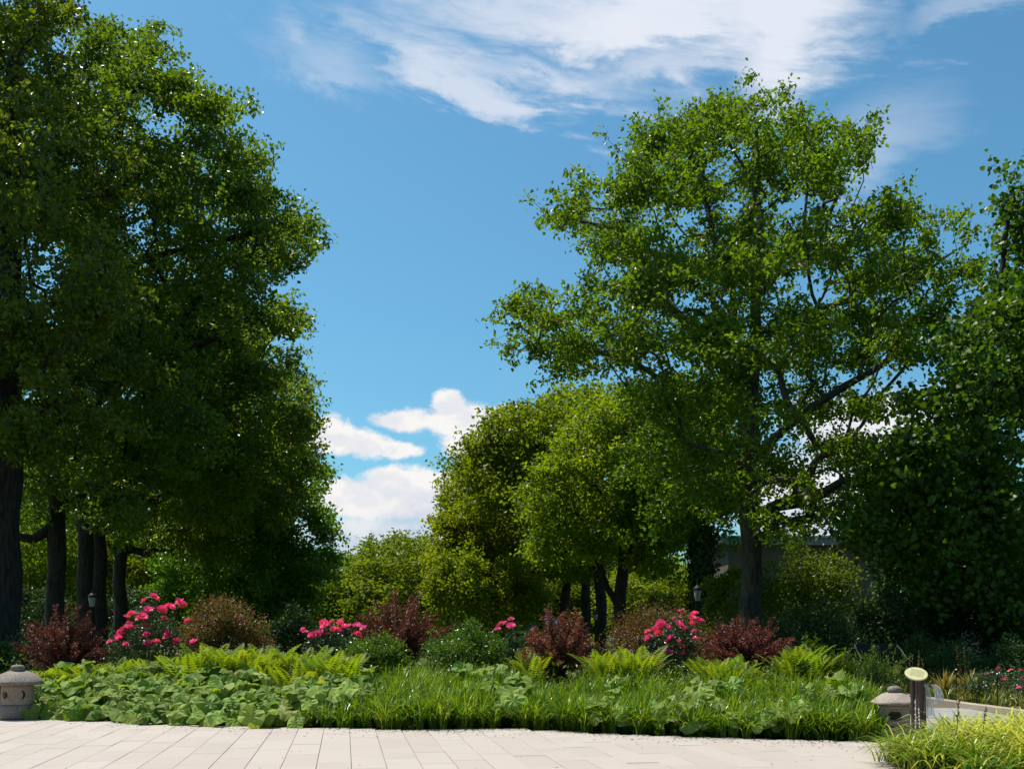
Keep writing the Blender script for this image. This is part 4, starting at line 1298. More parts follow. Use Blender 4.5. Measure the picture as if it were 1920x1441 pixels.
spots = [(1125, .9), (1132, .45), (1140, .15), (1270, .25), (1300, .3), (1290, .7), (1255, 1.0), (1310, 1.5), (1410, .2), (1450, .3), (1480, .7), (1345, 2.1), (1180, 2.2), (1520, 1.0), (1330, .9), (1580, 1.9), (1560, 2.2)]
def beside(px):
    for lim, ph in ((1160, 'below the fern left of the tall rose'), (1265, 'below the tall pink rose'), (1320, 'just right below the tall rose'), (1420, 'below the wide barberry'), (1500, 'below the right end of the wide barberry')):
        if px < lim: return ph
    return 'towards the right stone lantern'


for px, s_ in spots:
    where = 'at the paving edge' if s_ < .6 else ('mid-way up the grass' if s_ < 1.4 else 'at the back of the grass')
    butterbur(px_x(px, s_), s_, 'butterbur %s, %s' % (where, beside(px)), 'butterbur plants in the right grass', 7, .18 + .1 * s_, .52 + .12 * s_, .30, .9)


# --- ferns: fronds are parts
def frond_mesh(i):
    r_ = random.Random(90 + i)
    g = Geo()
    Lf = 1.0
    def ra(t): return np.array((.50 * t ** 1.5, .06 * math.sin(i) * t ** 2, Lf * (1.02 * t - .22 * t ** 3)))
    npair = 15
    tone = r_.random()
    for k in range(npair):
        t = .16 + .83 * (k / (npair - 1))
        p = ra(t); tg = unit(ra(min(1.02, t + .02)) - ra(t - .02))
        ln = .17 * math.sin(PI * (.10 + .86 * t)) ** .8 + .012
        sd_ = np.array((0, 1.0, 0)); nn = unit(np.cross(tg, sd_))
        for sgn in (-1, 1):
            dv = unit(sd_ * sgn + tg * .35 - nn * .15)
            wv = tg * .030
            V = [p, p + dv * ln * .5 + wv * .9, p + dv * ln, p + dv * ln * .5 - wv * .7]
            g.add(V, [(0, 1, 2), (0, 2, 3)], [min(1, max(0, tone + r_.uniform(-.2, .2)))] * 2)
    S = np.array([ra(t) for t in np.linspace(0, 1, 5)])
    prisms(g, S[:-1], S[1:], np.array([.007, .006, .004, .003]), np.array([.006, .004, .003, .002]), 3)
    return g.mesh('frond', M['fern'])


fronds = [frond_mesh(i) for i in range(6)]


def fern(px, d, h, label, group, n=9, sp=1.0):
    x = (px - CX) * d / F
    o = thing('fern_plant', label, 'fern', (x, d, base_z(x, d)), random.uniform(0, 6), group)
    for i in range(n):
        a = 2 * PI * i / n + random.uniform(-.3, .3)
        f = link('frond', random.choice(fronds), o, (math.cos(a) * .04, math.sin(a) * .04, 0))
        s_ = h * random.uniform(.78, 1.05)
        f.scale = (s_ * sp * random.uniform(.7, 1.2), s_ * random.uniform(.85, 1.1), s_)
        f.rotation_euler = (random.uniform(-.12, .12), random.uniform(-.12, .2), a)
    return o


def fern_patch(x0, x1, n, d0, d1, h0, h1, label, group):
    for i in range(n):
        px = x0 + (x1 - x0) * (i + random.uniform(.2, .8)) / n
        fern(px, random.uniform(d0, d1), random.uniform(h0, h1), label + (', ' + ('leftmost of its row', 'left part of its row', 'middle of its row', 'right part of its row', 'rightmost of its row')[0 if i == 0 else (4 if i == n - 1 else 1 + min(2, int(3 * (i - 1) / (n - 2))))] if n > 4 else ''), group)


fern_patch(45, 95, 4, 20.6, 21.4, .75, .9, 'yellow-green fern next to the left lantern', 'ferns by the left lantern')
fern_patch(110, 350, 15, 20.6, 21.8, .70, .95, 'fern before the large pink rose bush', 'ferns before the large rose')
fern_patch(350, 480, 13, 20.5, 21.8, .95, 1.18, 'tall fern before the rounded red-green shrub', 'ferns before the red-green shrub')
fern_patch(470, 660, 20, 19.9, 21.6, .85, 1.10, 'fern below the low pink rose bush', 'ferns before the low rose')
fern_patch(1120, 1215, 9, 19.6, 20.6, .85, 1.05, 'fern left of the tall pink rose', 'ferns before the tall rose')
fern_patch(1325, 1385, 5, 18.6, 19.4, .75, .90, 'fern in front of the wide barberry', 'ferns before the wide barberry')
fern_patch(1480, 1535, 5, 19.4, 20.2, .85, 1.0, 'fern at the right end of the wide barberry', 'ferns at the right end')
fern_patch(980, 1020, 3, 20.6, 21.2, .8, .9, 'pale fern under the smallest rose bush', 'ferns under the smallest rose')


# --- grass
def blades(g, P, L, Wd, spread, rnd=None, seg=3, az=None, sag=.55):
    """arching blades, each a strip of seg pieces ending in a point"""
    n = len(P)
    a = rng.uniform(0, 2 * PI, n) if az is None else az
    dv = np.stack([np.cos(a), np.sin(a), np.zeros(n)], 1)
    sv = np.stack([-np.sin(a), np.cos(a), np.zeros(n)], 1)
    L = np.broadcast_to(L, (n,)); Wd = np.broadcast_to(Wd, (n,)); spread = np.broadcast_to(spread, (n,))
    V = []
    for j in range(seg + 1):
        t = j / seg
        c = P + dv * (L * spread * t ** 1.6)[:, None] + np.array((0, 0, 1.0)) * (L * (t - sag * spread * t ** 2.6))[:, None]
        if j < seg:
            wv = sv * (Wd * .5 * (1 - .55 * t))[:, None]
            V += [c - wv, c + wv]
        else:
            V.append(c)
    k = 2 * seg + 1
    V = np.stack(V, 1).reshape(-1, 3)
    if rnd is None: rnd = rng.random(n)
    st = np.arange(n) * k
    for j in range(seg - 1):
        f = np.stack([st + 2 * j, st + 2 * j + 1, st + 2 * j + 3, st + 2 * j + 2], 1)
        if j == 0:
            g.add(V, f, rnd); off = g.n - len(V)
        else:
            g.blocks.append((f + off, np.asarray(rnd, np.float32), np.zeros(n, np.int32)))
    f = np.stack([st + 2 * seg - 2, st + 2 * seg - 1, st + 2 * seg], 1)
    g.blocks.append((f + off, np.asarray(rnd, np.float32), np.zeros(n, np.int32)))


def tufts(g, xs_, ys_, zs_, per, L0, L1, wd, rad=.08, sp0=.25, sp1=.9, tone=None, **kw):
    n = len(xs_) * per
    C = np.repeat(np.stack([xs_, ys_, zs_], 1), per, 0)
    P = C + np.concatenate([rng.normal(size=(n, 2)) * rad, np.zeros((n, 1))], 1)
    tl = np.repeat(rng.uniform(.68, 1.22, len(xs_)), per)
    tn = np.clip(np.repeat(rng.random(len(xs_)) * .5, per) + rng.random(n) * .5, 0, 1) if tone is None else tone(n)
    blades(g, P, rng.uniform(L0, L1, n) * tl, wd * rng.uniform(.7, 1.3, n), rng.uniform(sp0, sp1, n), tn, **kw)


def bed_scatter(x0, x1, s0, s1, n):
    px = rng.uniform(x0, x1, n); s_ = rng.uniform(s0, s1, n)
    x = (px - CX) * 18.5 / F
    for _ in range(6): x = (px - CX) * (edge_y(x) + s_) / F
    y = edge_y(x) + s_
    return x, y, bed_z(x, y)


g = Geo()
for x0, x1, s0, s1, n_t, L0, L1 in ((690, 940, .10, 2.6, 250, .50, .86), (940, 1100, .10, 2.4, 120, .42, .72), (1000, 1655, .10, 2.4, 430, .40, .76), (560, 690, .08, 1.5, 60, .28, .6), (1100, 1650, 2.2, 3.6, 130, .4, .7), (680, 1000, 2.4, 3.6, 80, .4, .7)):
    xs_, ys_, zs_ = bed_scatter(x0, x1, s0, s1, int(n_t * .76))
    tufts(g, xs_, ys_, zs_ - .02, 36, L0, L1, .021, rad=.036, sp0=.15, sp1=1.15, seg=4, sag=.6)
tag(g.obj('grass', M['grass']), 'long green ornamental grass along the front of the flower bed', 'grass', kind='stuff')
g = Geo()
x0_, y0_, z0_ = bed_scatter(60, 1660, .05, 5.5, 9000)
n = len(x0_)
leaves(g, np.stack([x0_, y0_, z0_ + rng.uniform(.02, .32, n)], 1), rdir(n), unit(rdir(n) * .6 + np.array((0, -.2, 1))), rng.uniform(.06, .12, n), rng.uniform(.04, .08, n), 'plain')
x0_, y0_, z0_ = bed_scatter(-200, 1700, 3.0, 9.0, 9000)
n = len(x0_)
leaves(g, np.stack([x0_, y0_, z0_ + rng.uniform(.02, .5, n)], 1), rdir(n), unit(rdir(n) * .6 + np.array((0, -.2, 1))), rng.uniform(.07, .14, n), rng.uniform(.04, .08, n), 'plain')
tag(g.obj('ground_cover', M['shrub']), 'low green ground cover between the plants of the flower bed', 'ground cover', kind='stuff')

# golden hakone grass in the right foreground
g = Geo()
n_t = 330
xs_ = rng.uniform(4.75, 8.6, n_t); ys_ = rng.uniform(11.0, 14.3, n_t)
ok = (ys_ < np.interp(xs_, [4.6, 5.15, 5.9, 7.2, 9.6], [12.3, 13.5, 14.2, 14.5, 14.9]))
ok &= (xs_ > 5.0) | (ys_ < 12.9)
ok &= ~((xs_ < 5.3) & (ys_ > 13.0))
xs_, ys_ = xs_[ok], ys_[ok]
green = xs_ < 5.6
for sel, tn, hs in ((green, lambda n: np.clip(rng.random(n) * .62, 0, 1), .66), (~green, lambda n: np.clip(.22 + rng.random(n) * .83, 0, 1), 1.0)):
    tufts(g, xs_[sel], ys_[sel], np.full(sel.sum(), .05), 40, .42 * hs, .84 * hs, .027, rad=.10, sp0=.5, sp1=1.3, tone=tn, sag=.62, seg=4)
xs_ = rng.uniform(4.55, 5.4, 42); ys_ = rng.uniform(11.6, 12.85, 42)
tufts(g, xs_, ys_, np.full(42, .03), 46, .36, .66, .020, rad=.10, sp0=.5, sp1=1.35, tone=lambda n: np.clip(rng.random(n) * .72, 0, 1), sag=.62, seg=4)
tag(g.obj('golden_grass', M['golden']), 'yellow striped arching grass in the right foreground corner', 'grass', kind='stuff')

# border beyond the kerb: olive and green tufts
g = Geo()
n_t = 420
xs_ = rng.uniform(9.5, 14.5, n_t); ys_ = rng.uniform(18.5, 27.5, n_t)
tufts(g, xs_, ys_, np.full(n_t, .03), 16, .25, .6, .018, tone=lambda n: rng.random(n))
xs_ = rng.uniform(5.9, 8.9, 150); ys_ = rng.uniform(20.5, 26, 150)
ok = xs_ < 6.7
tufts(g, xs_[ok], ys_[ok], np.full(ok.sum(), .05), 16, .35, .7, .018)
tag(g.obj('border_grass', M['olive']), 'olive and straw coloured grass beyond the path kerb', 'grass', kind='stuff')
g = Geo()
xs_ = rng.uniform(9.7, 15, 300); ys_ = rng.uniform(19.5, 28, 300)
tufts(g, xs_, ys_, np.full(300, .03), 16, .25, .5, .02)
tag(g.obj('border_greenery', M['grass']), 'green blades mixed into the border beyond the path kerb', 'grass', kind='stuff')

# spiky yellow clumps
for lab, px, d, h, sz in (
        ('spiky straw-yellow clump behind the right stone lantern', 1622, 20.4, 1290, .62),
        ('spiky yellow clump next to the black stake beyond the kerb', 1818, 24.0, 1280, .75),
        ('spiky olive clump between sign and black stake', 1770, 24.4, 1282, .70)):
    x = (px - CX) * d / F
    o = thing('spiky_plant', lab, 'plant', (x, d, .05), group='spiky clumps by the side path')
    g = Geo()
    n = 60
    blades(g, rng.normal(size=(n, 3)) * np.array((.03, .03, 0)), rng.uniform(sz * .7, sz * 1.1, n), .035, rng.uniform(.1, .95, n), np.clip(.5 + rng.random(n) * .5, 0, 1), sag=.25)
    g.obj('leaves', M['olive'], o)


# tall flower stalks
def stalk_plant(label, px, d, base_y, top_y, mat_, leafy, n_stem=1, group=None, lean=.05):
    x = (px - CX) * d / F
    h = (base_y - top_y) * d / F
    zb = EYE + (HZ - base_y) * d / F
    z_start = max(0.02, zb)
    o = thing('stalk_plant', label, 'plant', (x, d, 0.02), group=group)
    gs, gl = Geo(), Geo()
    H = EYE + (HZ - top_y) * d / F
    for i in range(n_stem):
        bx, by = rng.normal() * .06 * (n_stem > 1), rng.normal() * .06 * (n_stem > 1)
        t_ = np.linspace(0, 1, 7)
        hh = H * rng.uniform(.85, 1.0) if n_stem > 1 else H
        S = np.stack([bx * (1 + t_ * 1.5) + lean * t_ ** 2 * rng.normal(), by * (1 + t_), hh * t_], 1)
        tube(gs, S, np.linspace(.008, .003, 7), 4, cap=False)
        k = leafy; u = np.sort(rng.uniform(.15, .98, k)); P = np.stack([np.interp(u, t_, S[:, j]) for j in range(3)], 1)
        a = rng.uniform(0, 2 * PI, k)
        D = np.stack([np.cos(a), np.sin(a), np.full(k, .35)], 1)
        leaves(gl, P, D, unit(rdir(k) * .3 + np.array((0, 0, 1))), .10 * (1.1 - u * .75), .026, 'plain')
        k = 26; u = rng.uniform(.70, 1.0, k); P = np.stack([np.interp(u, t_, S[:, j]) for j in range(3)], 1)
        leaves(gl, P + rdir(k) * .012, rdir(k) + np.array((0, 0, .6)), rdir(k), .028, .018, 'plain')
    gs.obj('stems', M['stem'], o); gl.obj('leaves', mat_, o)
    return o


stalk_plant('tall dark weed stalk in front of the golden grass, nearer to the sign', 1793, 12.4, 1441, 1312, M['rust'], 26)
stalk_plant('tall thin weed stalk in the golden grass, right of the darker one', 1841, 12.6, 1441, 1325, M['olive'], 20)
stalk_plant('clump of upright flower stalks rising behind the sign', 1712, 19.6, 1330, 1216, M['olive'], 6, 5, lean=.12)
stalk_plant('orange-brown seed stalk beyond the kerb', 1808, 23.6, 1318, 1208, M['rust'], 30, 2)

# litter on the paving
g = Geo()
n = 760
px = rng.uniform(60, 1660, n); q = np.abs(rng.normal(size=n)) * .55 + .02
x = (px - CX) * 16.5 / F
for _ in range(5): x = (px - CX) * (edge_y(x) - q) / F
y = edge_y(x) - q
leaves(g, np.stack([x, y, np.full(n, .006)], 1), np.stack([rng.normal(size=n), rng.normal(size=n), np.zeros(n)], 1), np.tile(np.array([(0, 0, 1.0)]), (n, 1)) + rdir(n) * .2, rng.uniform(.015, .05, n), rng.uniform(.01, .025, n), 'plain')
n = 60
x = rng.uniform(-7, 5, n); y = rng.uniform(12, 16, n)
leaves(g, np.stack([x, y, np.full(n, .006)], 1), np.stack([rng.normal(size=n), rng.normal(size=n), np.zeros(n)], 1), np.tile(np.array([(0, 0, 1.0)]), (n, 1)) + rdir(n) * .2, rng.uniform(.015, .04, n), rng.uniform(.01, .02, n), 'plain')
tag(g.obj('leaf_litter', M['litter']), 'scattered dry leaf bits along the edge of the paving', 'litter', kind='stuff')


# ------------------------------------------------------------------ stone lanterns
def apply_boolean(o, cutters):
    par_ = o.parent; o.parent = None
    for c in cutters:
        m_ = o.modifiers.new('cut', 'BOOLEAN'); m_.operation = 'DIFFERENCE'; m_.solver = 'EXACT'; m_.object = c
    bm_ = bmesh.new(); bm_.from_mesh(o.data); bmesh.ops.remove_doubles(bm_, verts=bm_.verts[:], dist=1e-5); bmesh.ops.recalc_face_normals(bm_, faces=bm_.faces[:]); bm_.to_mesh(o.data); bm_.free()
    dg = bpy.context.evaluated_depsgraph_get()
    dg.update()
    me = bpy.data.meshes.new_from_object(o.evaluated_get(dg))
    o.modifiers.clear()
    o.data = me; o.parent = par_
    for c in cutters:
        d_ = c.data; bpy.data.objects.remove(c); bpy.data.meshes.remove(d_)


def cutter(verts2d, y0, y1, rz=0.0, grow_=1.0):
    """prism through a wall: outline in (x, z), from y0 to y1, turned about z"""
    n = len(verts2d)
    cz = sum(v[1] for v in verts2d) / n; cx_ = sum(v[0] for v in verts2d) / n
    V = [(x, y0, z) for x, z in verts2d] + [(cx_ + (x - cx_) * grow_, y1, cz + (z - cz) * grow_) for x, z in verts2d]
    Fc = [(i, (i + 1) % n, n + (i + 1) % n, n + i) for i in range(n)]
    me = bpy.data.meshes.new('cut')
    me.from_pydata(V, [], Fc + [tuple(range(n))[::-1], tuple(range(n, 2 * n))])
    bm_ = bmesh.new(); bm_.from_mesh(me); bmesh.ops.recalc_face_normals(bm_, faces=bm_.faces[:]); bm_.to_mesh(me); bm_.free()
    o = bpy.data.objects.new('cut', me); COL.objects.link(o)
    o.matrix_world = Matrix.Rotation(rz, 4, 'Z')
    return o


def rrect(cx_, cz, w_, h_, r, k=5):
    out = []
    for sx, sz, a0 in ((1, 1, 0), (-1, 1, PI / 2), (-1, -1, PI), (1, -1, 3 * PI / 2)):
        for j in range(k):
            a = a0 + PI / 2 * j / (k - 1)
            out.append((cx_ + sx * (w_ / 2 - r) + r * math.cos(a), cz + sz * (h_ / 2 - r) + r * math.sin(a)))
    return out


def circle(cx_, cz, r, k=18, sy=1.0): return [(cx_ + r * math.cos(2 * PI * i / k), cz + r * sy * math.sin(2 * PI * i / k)) for i in range(k)]


def roughen(me, amp, sc=9.0):
    n = len(me.vertices); co = np.empty(n * 3, np.float32); me.vertices.foreach_get('co', co); co = co.reshape(-1, 3)
    d = np.stack([np.sin(co @ np.array(v) * sc + p) for v, p in (((1, 2.1, .7), 0), ((-1.7, .9, 1.9), 2), ((.8, -1.3, 2.2), 4))], 1)
    co = co + amp * d
    me.vertices.foreach_set('co', co.astype(np.float32).ravel()); me.update()


# left lantern: round, domed roof, round window and a crescent
D1 = EYE * F / (1347 - HZ)
LX = (31 - CX) * D1 / F
u_ = D1 / F                                                   # metres per photo pixel here
lt = thing('stone_lantern', 'round weathered stone lantern with domed roof on the paving at left edge', 'stone lantern', (LX, D1 + .05, 0), group='stone lanterns at the bed corners')
g = Geo(); lathe(g, [(0, 0), (30 * u_, 0), (33.5 * u_, 3 * u_), (34 * u_, 9 * u_), (33 * u_, 16 * u_), (33.5 * u_, 20 * u_), (31 * u_, 25 * u_), (29 * u_, 26.5 * u_), (0, 26.5 * u_)], 40)
b_ = g.obj('base', M['weathered'], lt, smooth=True); roughen(b_.data, .006)
g = Geo(); lathe(g, [(15 * u_, 26.8 * u_), (27.0 * u_, 26.8 * u_), (28.5 * u_, 29 * u_), (28.5 * u_, 60 * u_), (27.5 * u_, 63 * u_), (15 * u_, 63 * u_), (15 * u_, 26.8 * u_)], 48)
b_ = g.obj('light_chamber', M['stone'], lt, smooth=False)
zc = 46 * u_
cr = []
for i in range(13):
    a = -PI / 2 * .92 + PI * .92 * i / 12
    cr.append((8.0 * u_ * math.cos(a), zc + 8.5 * u_ * math.sin(a)))
for i in range(11):
    a = PI / 2 * .85 - PI * .85 * i / 10
    cr.append((4.6 * u_ * math.cos(a) - 1.2 * u_, zc + 8.0 * u_ * math.sin(a)))
cr = cr[::-1]
apply_boolean(b_, [cutter(circle(0, zc, 7.5 * u_), -.5, 0.0, math.radians(-26), .8), cutter(circle(0, zc, 7.5 * u_), -.5, 0.0, math.radians(180 - 18), .8),
                   cutter(cr, -.5, -.02, math.radians(36), 1.0)])
for v in b_.data.polygons: v.use_smooth = False
g = Geo(); lathe(g, [(0, 62 * u_), (26 * u_, 63.2 * u_), (43 * u_, 64.5 * u_), (46 * u_, 66 * u_), (46.2 * u_, 68.5 * u_), (44 * u_, 72 * u_), (38 * u_, 78 * u_), (29 * u_, 84 * u_), (18 * u_, 88.5 * u_), (9 * u_, 90.3 * u_), (0, 90.5 * u_)], 48)
b_ = g.obj('roof', M['weathered'], lt, smooth=True); roughen(b_.data, .006)
g = Geo(); lathe(g, [(0, 89.5 * u_), (9.5 * u_, 89.7 * u_), (11.5 * u_, 92 * u_), (11.8 * u_, 97 * u_), (10.5 * u_, 100 * u_), (6 * u_, 101.6 * u_), (0, 101.8 * u_)], 28)
b_ = g.obj('finial', M['weathered'], lt, smooth=True); roughen(b_.data, .004)

# right lantern: squarish, turned, window with a raised rim
D2 = EYE * F / (1388 - HZ)
u_ = D2 / F
rt = thing('stone_lantern', 'squarish pale stone lantern with framed window beside the plaque sign', 'stone lantern', ((1677 - CX) * (D2 + .25) / F, D2 + .25, 0), math.radians(-17), group='stone lanterns at the bed corners')
g = Geo()
lathe(g, [(0, 0), (30 * u_, 0), (33 * u_, 2 * u_), (33.5 * u_, 5 * u_), (31 * u_, 8 * u_), (34 * u_, 10 * u_), (35 * u_, 16 * u_), (33 * u_, 22 * u_), (29 * u_, 25 * u_), (0, 25.4 * u_)], 48, squareness=.45)
b_ = g.obj('base', M['stone2'], rt, smooth=True); roughen(b_.data, .006)
g = Geo(); lathe(g, [(16 * u_, 25.6 * u_), (25.5 * u_, 25.6 * u_), (27.5 * u_, 28 * u_), (28 * u_, 44 * u_), (27.5 * u_, 63 * u_), (25.5 * u_, 66 * u_), (16 * u_, 66 * u_), (16 * u_, 25.6 * u_)], 56, squareness=.55)
b_ = g.obj('light_chamber', M['stone2'], rt)
zc = 46 * u_
cut_f = [cutter(rrect(0, zc, 31 * u_, 22 * u_, 8 * u_), -.6, -27.6 * u_ + .018, 0, 1.0), cutter(rrect(0, zc, 27 * u_, 19 * u_, 7 * u_), -.6, 0, 0, .75),
         cutter(rrect(0, zc, 27 * u_, 19 * u_, 7 * u_), -.6, 0, PI / 2, .75), cutter(rrect(0, zc, 27 * u_, 19 * u_, 7 * u_), -.6, 0, -PI / 2, .75)]
apply_boolean(b_, cut_f)
for v in b_.data.polygons: v.use_smooth = False
# raised rim round the front window
g = Geo()
o1, o2, o3 = rrect(0, zc, 34 * u_, 25 * u_, 9 * u_), rrect(0, zc, 31 * u_, 22 * u_, 8 * u_), rrect(0, zc, 27 * u_, 18.5 * u_, 7 * u_)
n_ = len(o1)
yf = -28.0 * u_
V = [(x, yf + .015, z) for x, z in o1] + [(x, yf - .012, z) for x, z in o2] + [(x, yf - .010, z) for x, z in o3] + [(x, yf + .03, z) for x, z in o3]
g.add(V, [(r * n_ + i, r * n_ + (i + 1) % n_, (r + 1) * n_ + (i + 1) % n_, (r + 1) * n_ + i) for r in range(3) for i in range(n_)])
g.obj('window_rim', M['stone2'], rt, smooth=True)
g = Geo(); lathe(g, [(0, 65 * u_), (26 * u_, 66.2 * u_), (38 * u_, 67.5 * u_), (43 * u_, 68.5 * u_), (43.4 * u_, 70.5 * u_), (40 * u_, 73.5 * u_), (32 * u_, 79 * u_), (22 * u_, 85 * u_), (13 * u_, 88.5 * u_), (0, 89 * u_)], 56, squareness=.22)
b_ = g.obj('roof', M['stone2'], rt, smooth=True); roughen(b_.data, .006)
g = Geo(); lathe(g, [(0, 88 * u_), (11 * u_, 88.4 * u_), (13 * u_, 91 * u_), (13 * u_, 95.5 * u_), (11 * u_, 99 * u_), (6 * u_, 101 * u_), (0, 101.3 * u_)], 28)
b_ = g.obj('finial', M['weathered'], rt, smooth=True); roughen(b_.data, .004)

# ------------------------------------------------------------------ plaque sign on three posts
DS = 14.5
us = DS / F
sg = thing('plaque_sign', 'slanted oval cream plaque on dark brown round posts beside the right lantern', 'sign', W(1720, 1380, DS) * np.array((1, 1, 0)))
sb = np.array(sg.location)
for px, dy, r in ((1712.5, .06, 4.6), (1722.0, .16, 4.2), (1728.5, -.02, 7.6)):
    g = Geo()
    top_ = W(px - 1.5, 1274 if px > 1725 else 1268, DS + dy) - sb; bot = W(px + 2.0, HZ + EYE * F / (DS + dy), DS + dy) - sb
    bot[2] = -.03
    tube(g, [bot, bot + (top_ - bot) * .5, top_], [r * us] * 3, 14)
    g.obj('post', M['brown_post'], sg, smooth=True)
c_ = W(1718, 1262.5, DS - .02) - sb
nrm = Vector((-.20, -.80, .72)).normalized()
axu = Vector((.93, -.06, -.38)); axu = (axu - nrm * axu.dot(nrm)).normalized(); axv = nrm.cross(axu)
def pl(a, b, h): v = Vector(c_) + axu * a + axv * b + nrm * h; return tuple(v)
g = Geo(); k = 40
ea, eb = 20.5 * us, 15.2 * us
rings = [(.985, -.016), (1.0, -.010), (1.0, .004), (.97, .010)]
V = [pl(ea * s_ * math.cos(2 * PI * i / k), eb * s_ * math.sin(2 * PI * i / k), h) for s_, h in rings for i in range(k)]
g.add(V, [(r * k + i, r * k + (i + 1) % k, (r + 1) * k + (i + 1) % k, (r + 1) * k + i) for r in range(3) for i in range(k)])
g.add(V[3 * k:], [tuple(range(k))]); g.add(V[:k], [tuple(range(k))[::-1]])
plq = g.obj('plaque', M['plaque'], sg)
g = Geo()
for r in range(6):
    b = eb * (.55 - r * .19)
    wmax = ea * .62 * math.sqrt(max(.1, 1 - (b / eb) ** 2))
    a = -wmax * random.uniform(.8, 1.0)
    while a < wmax * .9:
        l_ = random.uniform(.008, .024)
        g.add([pl(a, b - .0035, .0125), pl(a + l_, b - .0035, .0125), pl(a + l_, b + .0035, .0125), pl(a, b + .0035, .0125)], [(0, 1, 2, 3)])
        a += l_ + random.uniform(.004, .008)
tag(g.obj('print_lines', M['print'], plq), kind='stuff')

# bead strings and sheer fabric hanging from the posts
for lab, px, y0, y1 in (('white bead string hanging between the sign posts, the longer one', 1716.2, 1310, 1374), ('shorter white bead string against the thick sign post', 1722.6, 1326, 1362)):
    g = Geo()
    pts = [W(px + .05 * (y_ - y0) * (1 if px > 1720 else .1), y_, DS - .08) for y_ in np.linspace(y0, y1, 12)]
    o0 = pts[0]
    o = thing('bead_string', lab, 'bead string', o0, group='bead strings on the sign')
    tube(g, np.array(pts) - o0, .006, 5)
    g.obj('string', M['bead'], o)
    for i in range(1, 12, 2):
        g2 = Geo(); lathe(g2, [(0, -.012), (.011, -.006), (.011, .006), (0, .012)], 8)
        g2.obj('bead', M['bead'], o, smooth=True, loc=tuple(pts[i] - o0))
c0 = W(1733.5, 1284, DS - .05)
for lab, mth, spx in (('sheer pink-white fabric tied to the thick sign post', 0, 1.0), ):
    o = thing('fabric_bow', lab, 'fabric', c0)
    for part, off, wid, drop in (('hanging_tail', (.030, 0), .17, .42), ('loop', (.05, -.01), .30, .26)):
        g = Geo()
        nu, nv = 13, 12
        V = []
        for j in range(nv):
            t = j / (nv - 1)
            for i in range(nu):
                s_ = i / (nu - 1) - .5
                if part == 'loop':
                    x = .02 + .17 * math.sin(t * PI * .62) + s_ * wid * (.25 + .5 * t) * .6
                    z = .05 * math.sin(t * PI) - drop * t ** 1.7
                else:
                    x = off[0] * (1 + t) + s_ * wid * (.35 + .65 * t)
                    z = -drop * t + .03 * math.sin(s_ * 9)
                y = .035 * math.sin(s_ * 22 + t * 2) * (.4 + t) + off[1]
                V.append((x, y, z))
        g.add(V, [(j * nu + i, j * nu + i + 1, (j + 1) * nu + i + 1, (j + 1) * nu + i) for j in range(nv - 1) for i in range(nu - 1)])
        g.obj(part, M['sheer'], o, smooth=True)
    g = Geo(); lathe(g, [(0, -.035), (.022, -.02), (.03, 0), (.02, .02), (0, .03)], 12)
    g.obj('knot', M['sheer'], o, smooth=True)

# ------------------------------------------------------------------ lamp posts
def lamp_proto():
    o = thing('lamp_post', 'x', 'lamp post', (0, 0, 0), group='park lamp posts')
    g = Geo(); lathe(g, [(0, 0), (.16, 0), (.16, .25), (.12, .32), (.10, .6), (.075, .7), (.06, 1.6), (.05, 2.85), (.085, 2.92), (.05, 2.98), (0, 2.98)], 16); g.obj('post', M['iron'], o, smooth=True)
    g = Geo(); lathe(g, [(0, 2.98), (.13, 2.985), (.145, 3.02), (.235, 3.46), (.22, 3.50), (0, 3.5)], 16); g.obj('lamp_glass', M['lamp_glass'], o, smooth=True)
    g = Geo(); lathe(g, [(0, 3.49), (.27, 3.48), (.28, 3.52), (.19, 3.62), (.10, 3.68), (.045, 3.72), (.05, 3.78), (.018, 3.82), (.012, 3.95), (0, 3.97)], 20); g.obj('cap', M['iron'], o, smooth=True)
    g = Geo()
    for i in range(4):
        a = PI / 4 + i * PI / 2 + .5
        A_ = np.array([(math.cos(a) * .135, math.sin(a) * .135, 2.985)]); B_ = np.array([(math.cos(a) * .245, math.sin(a) * .245, 3.50)])
        prisms(g, A_, B_, np.array([.014]), np.array([.014]), 4)
    lathe(g, [(.12, 2.97), (.15, 2.99), (.15, 3.02), (.13, 3.03)], 16)
    g.obj('glass_frame', M['iron'], o)
    return o


lp = lamp_proto()
for i, (px, top, wpx, lab) in enumerate(((173, 1101, 16, 'black lamp post in front of the thick dark trunks on the left'), (1308, 1085, 17, 'black lamp post in front of the ivy clad trunk'),
                                         (1116, 1139, 12.5, 'lamp post farther down the right row, right of the purple long shoots'), (1021, 1164, 8, 'farthest lamp post, small beside the blue tent'))):
    o = lp if i == 0 else copy_tree(lp)
    d = .56 * F / wpx
    d = (46, 42, 58, 66)[i]
    hgt = EYE + (HZ - top) * d / F
    o.location = ((px - CX) * d / F, d, 0)
    s_ = wpx * d / F / .54
    o.scale = (s_, s_, hgt / 3.97)
    o['label'] = lab

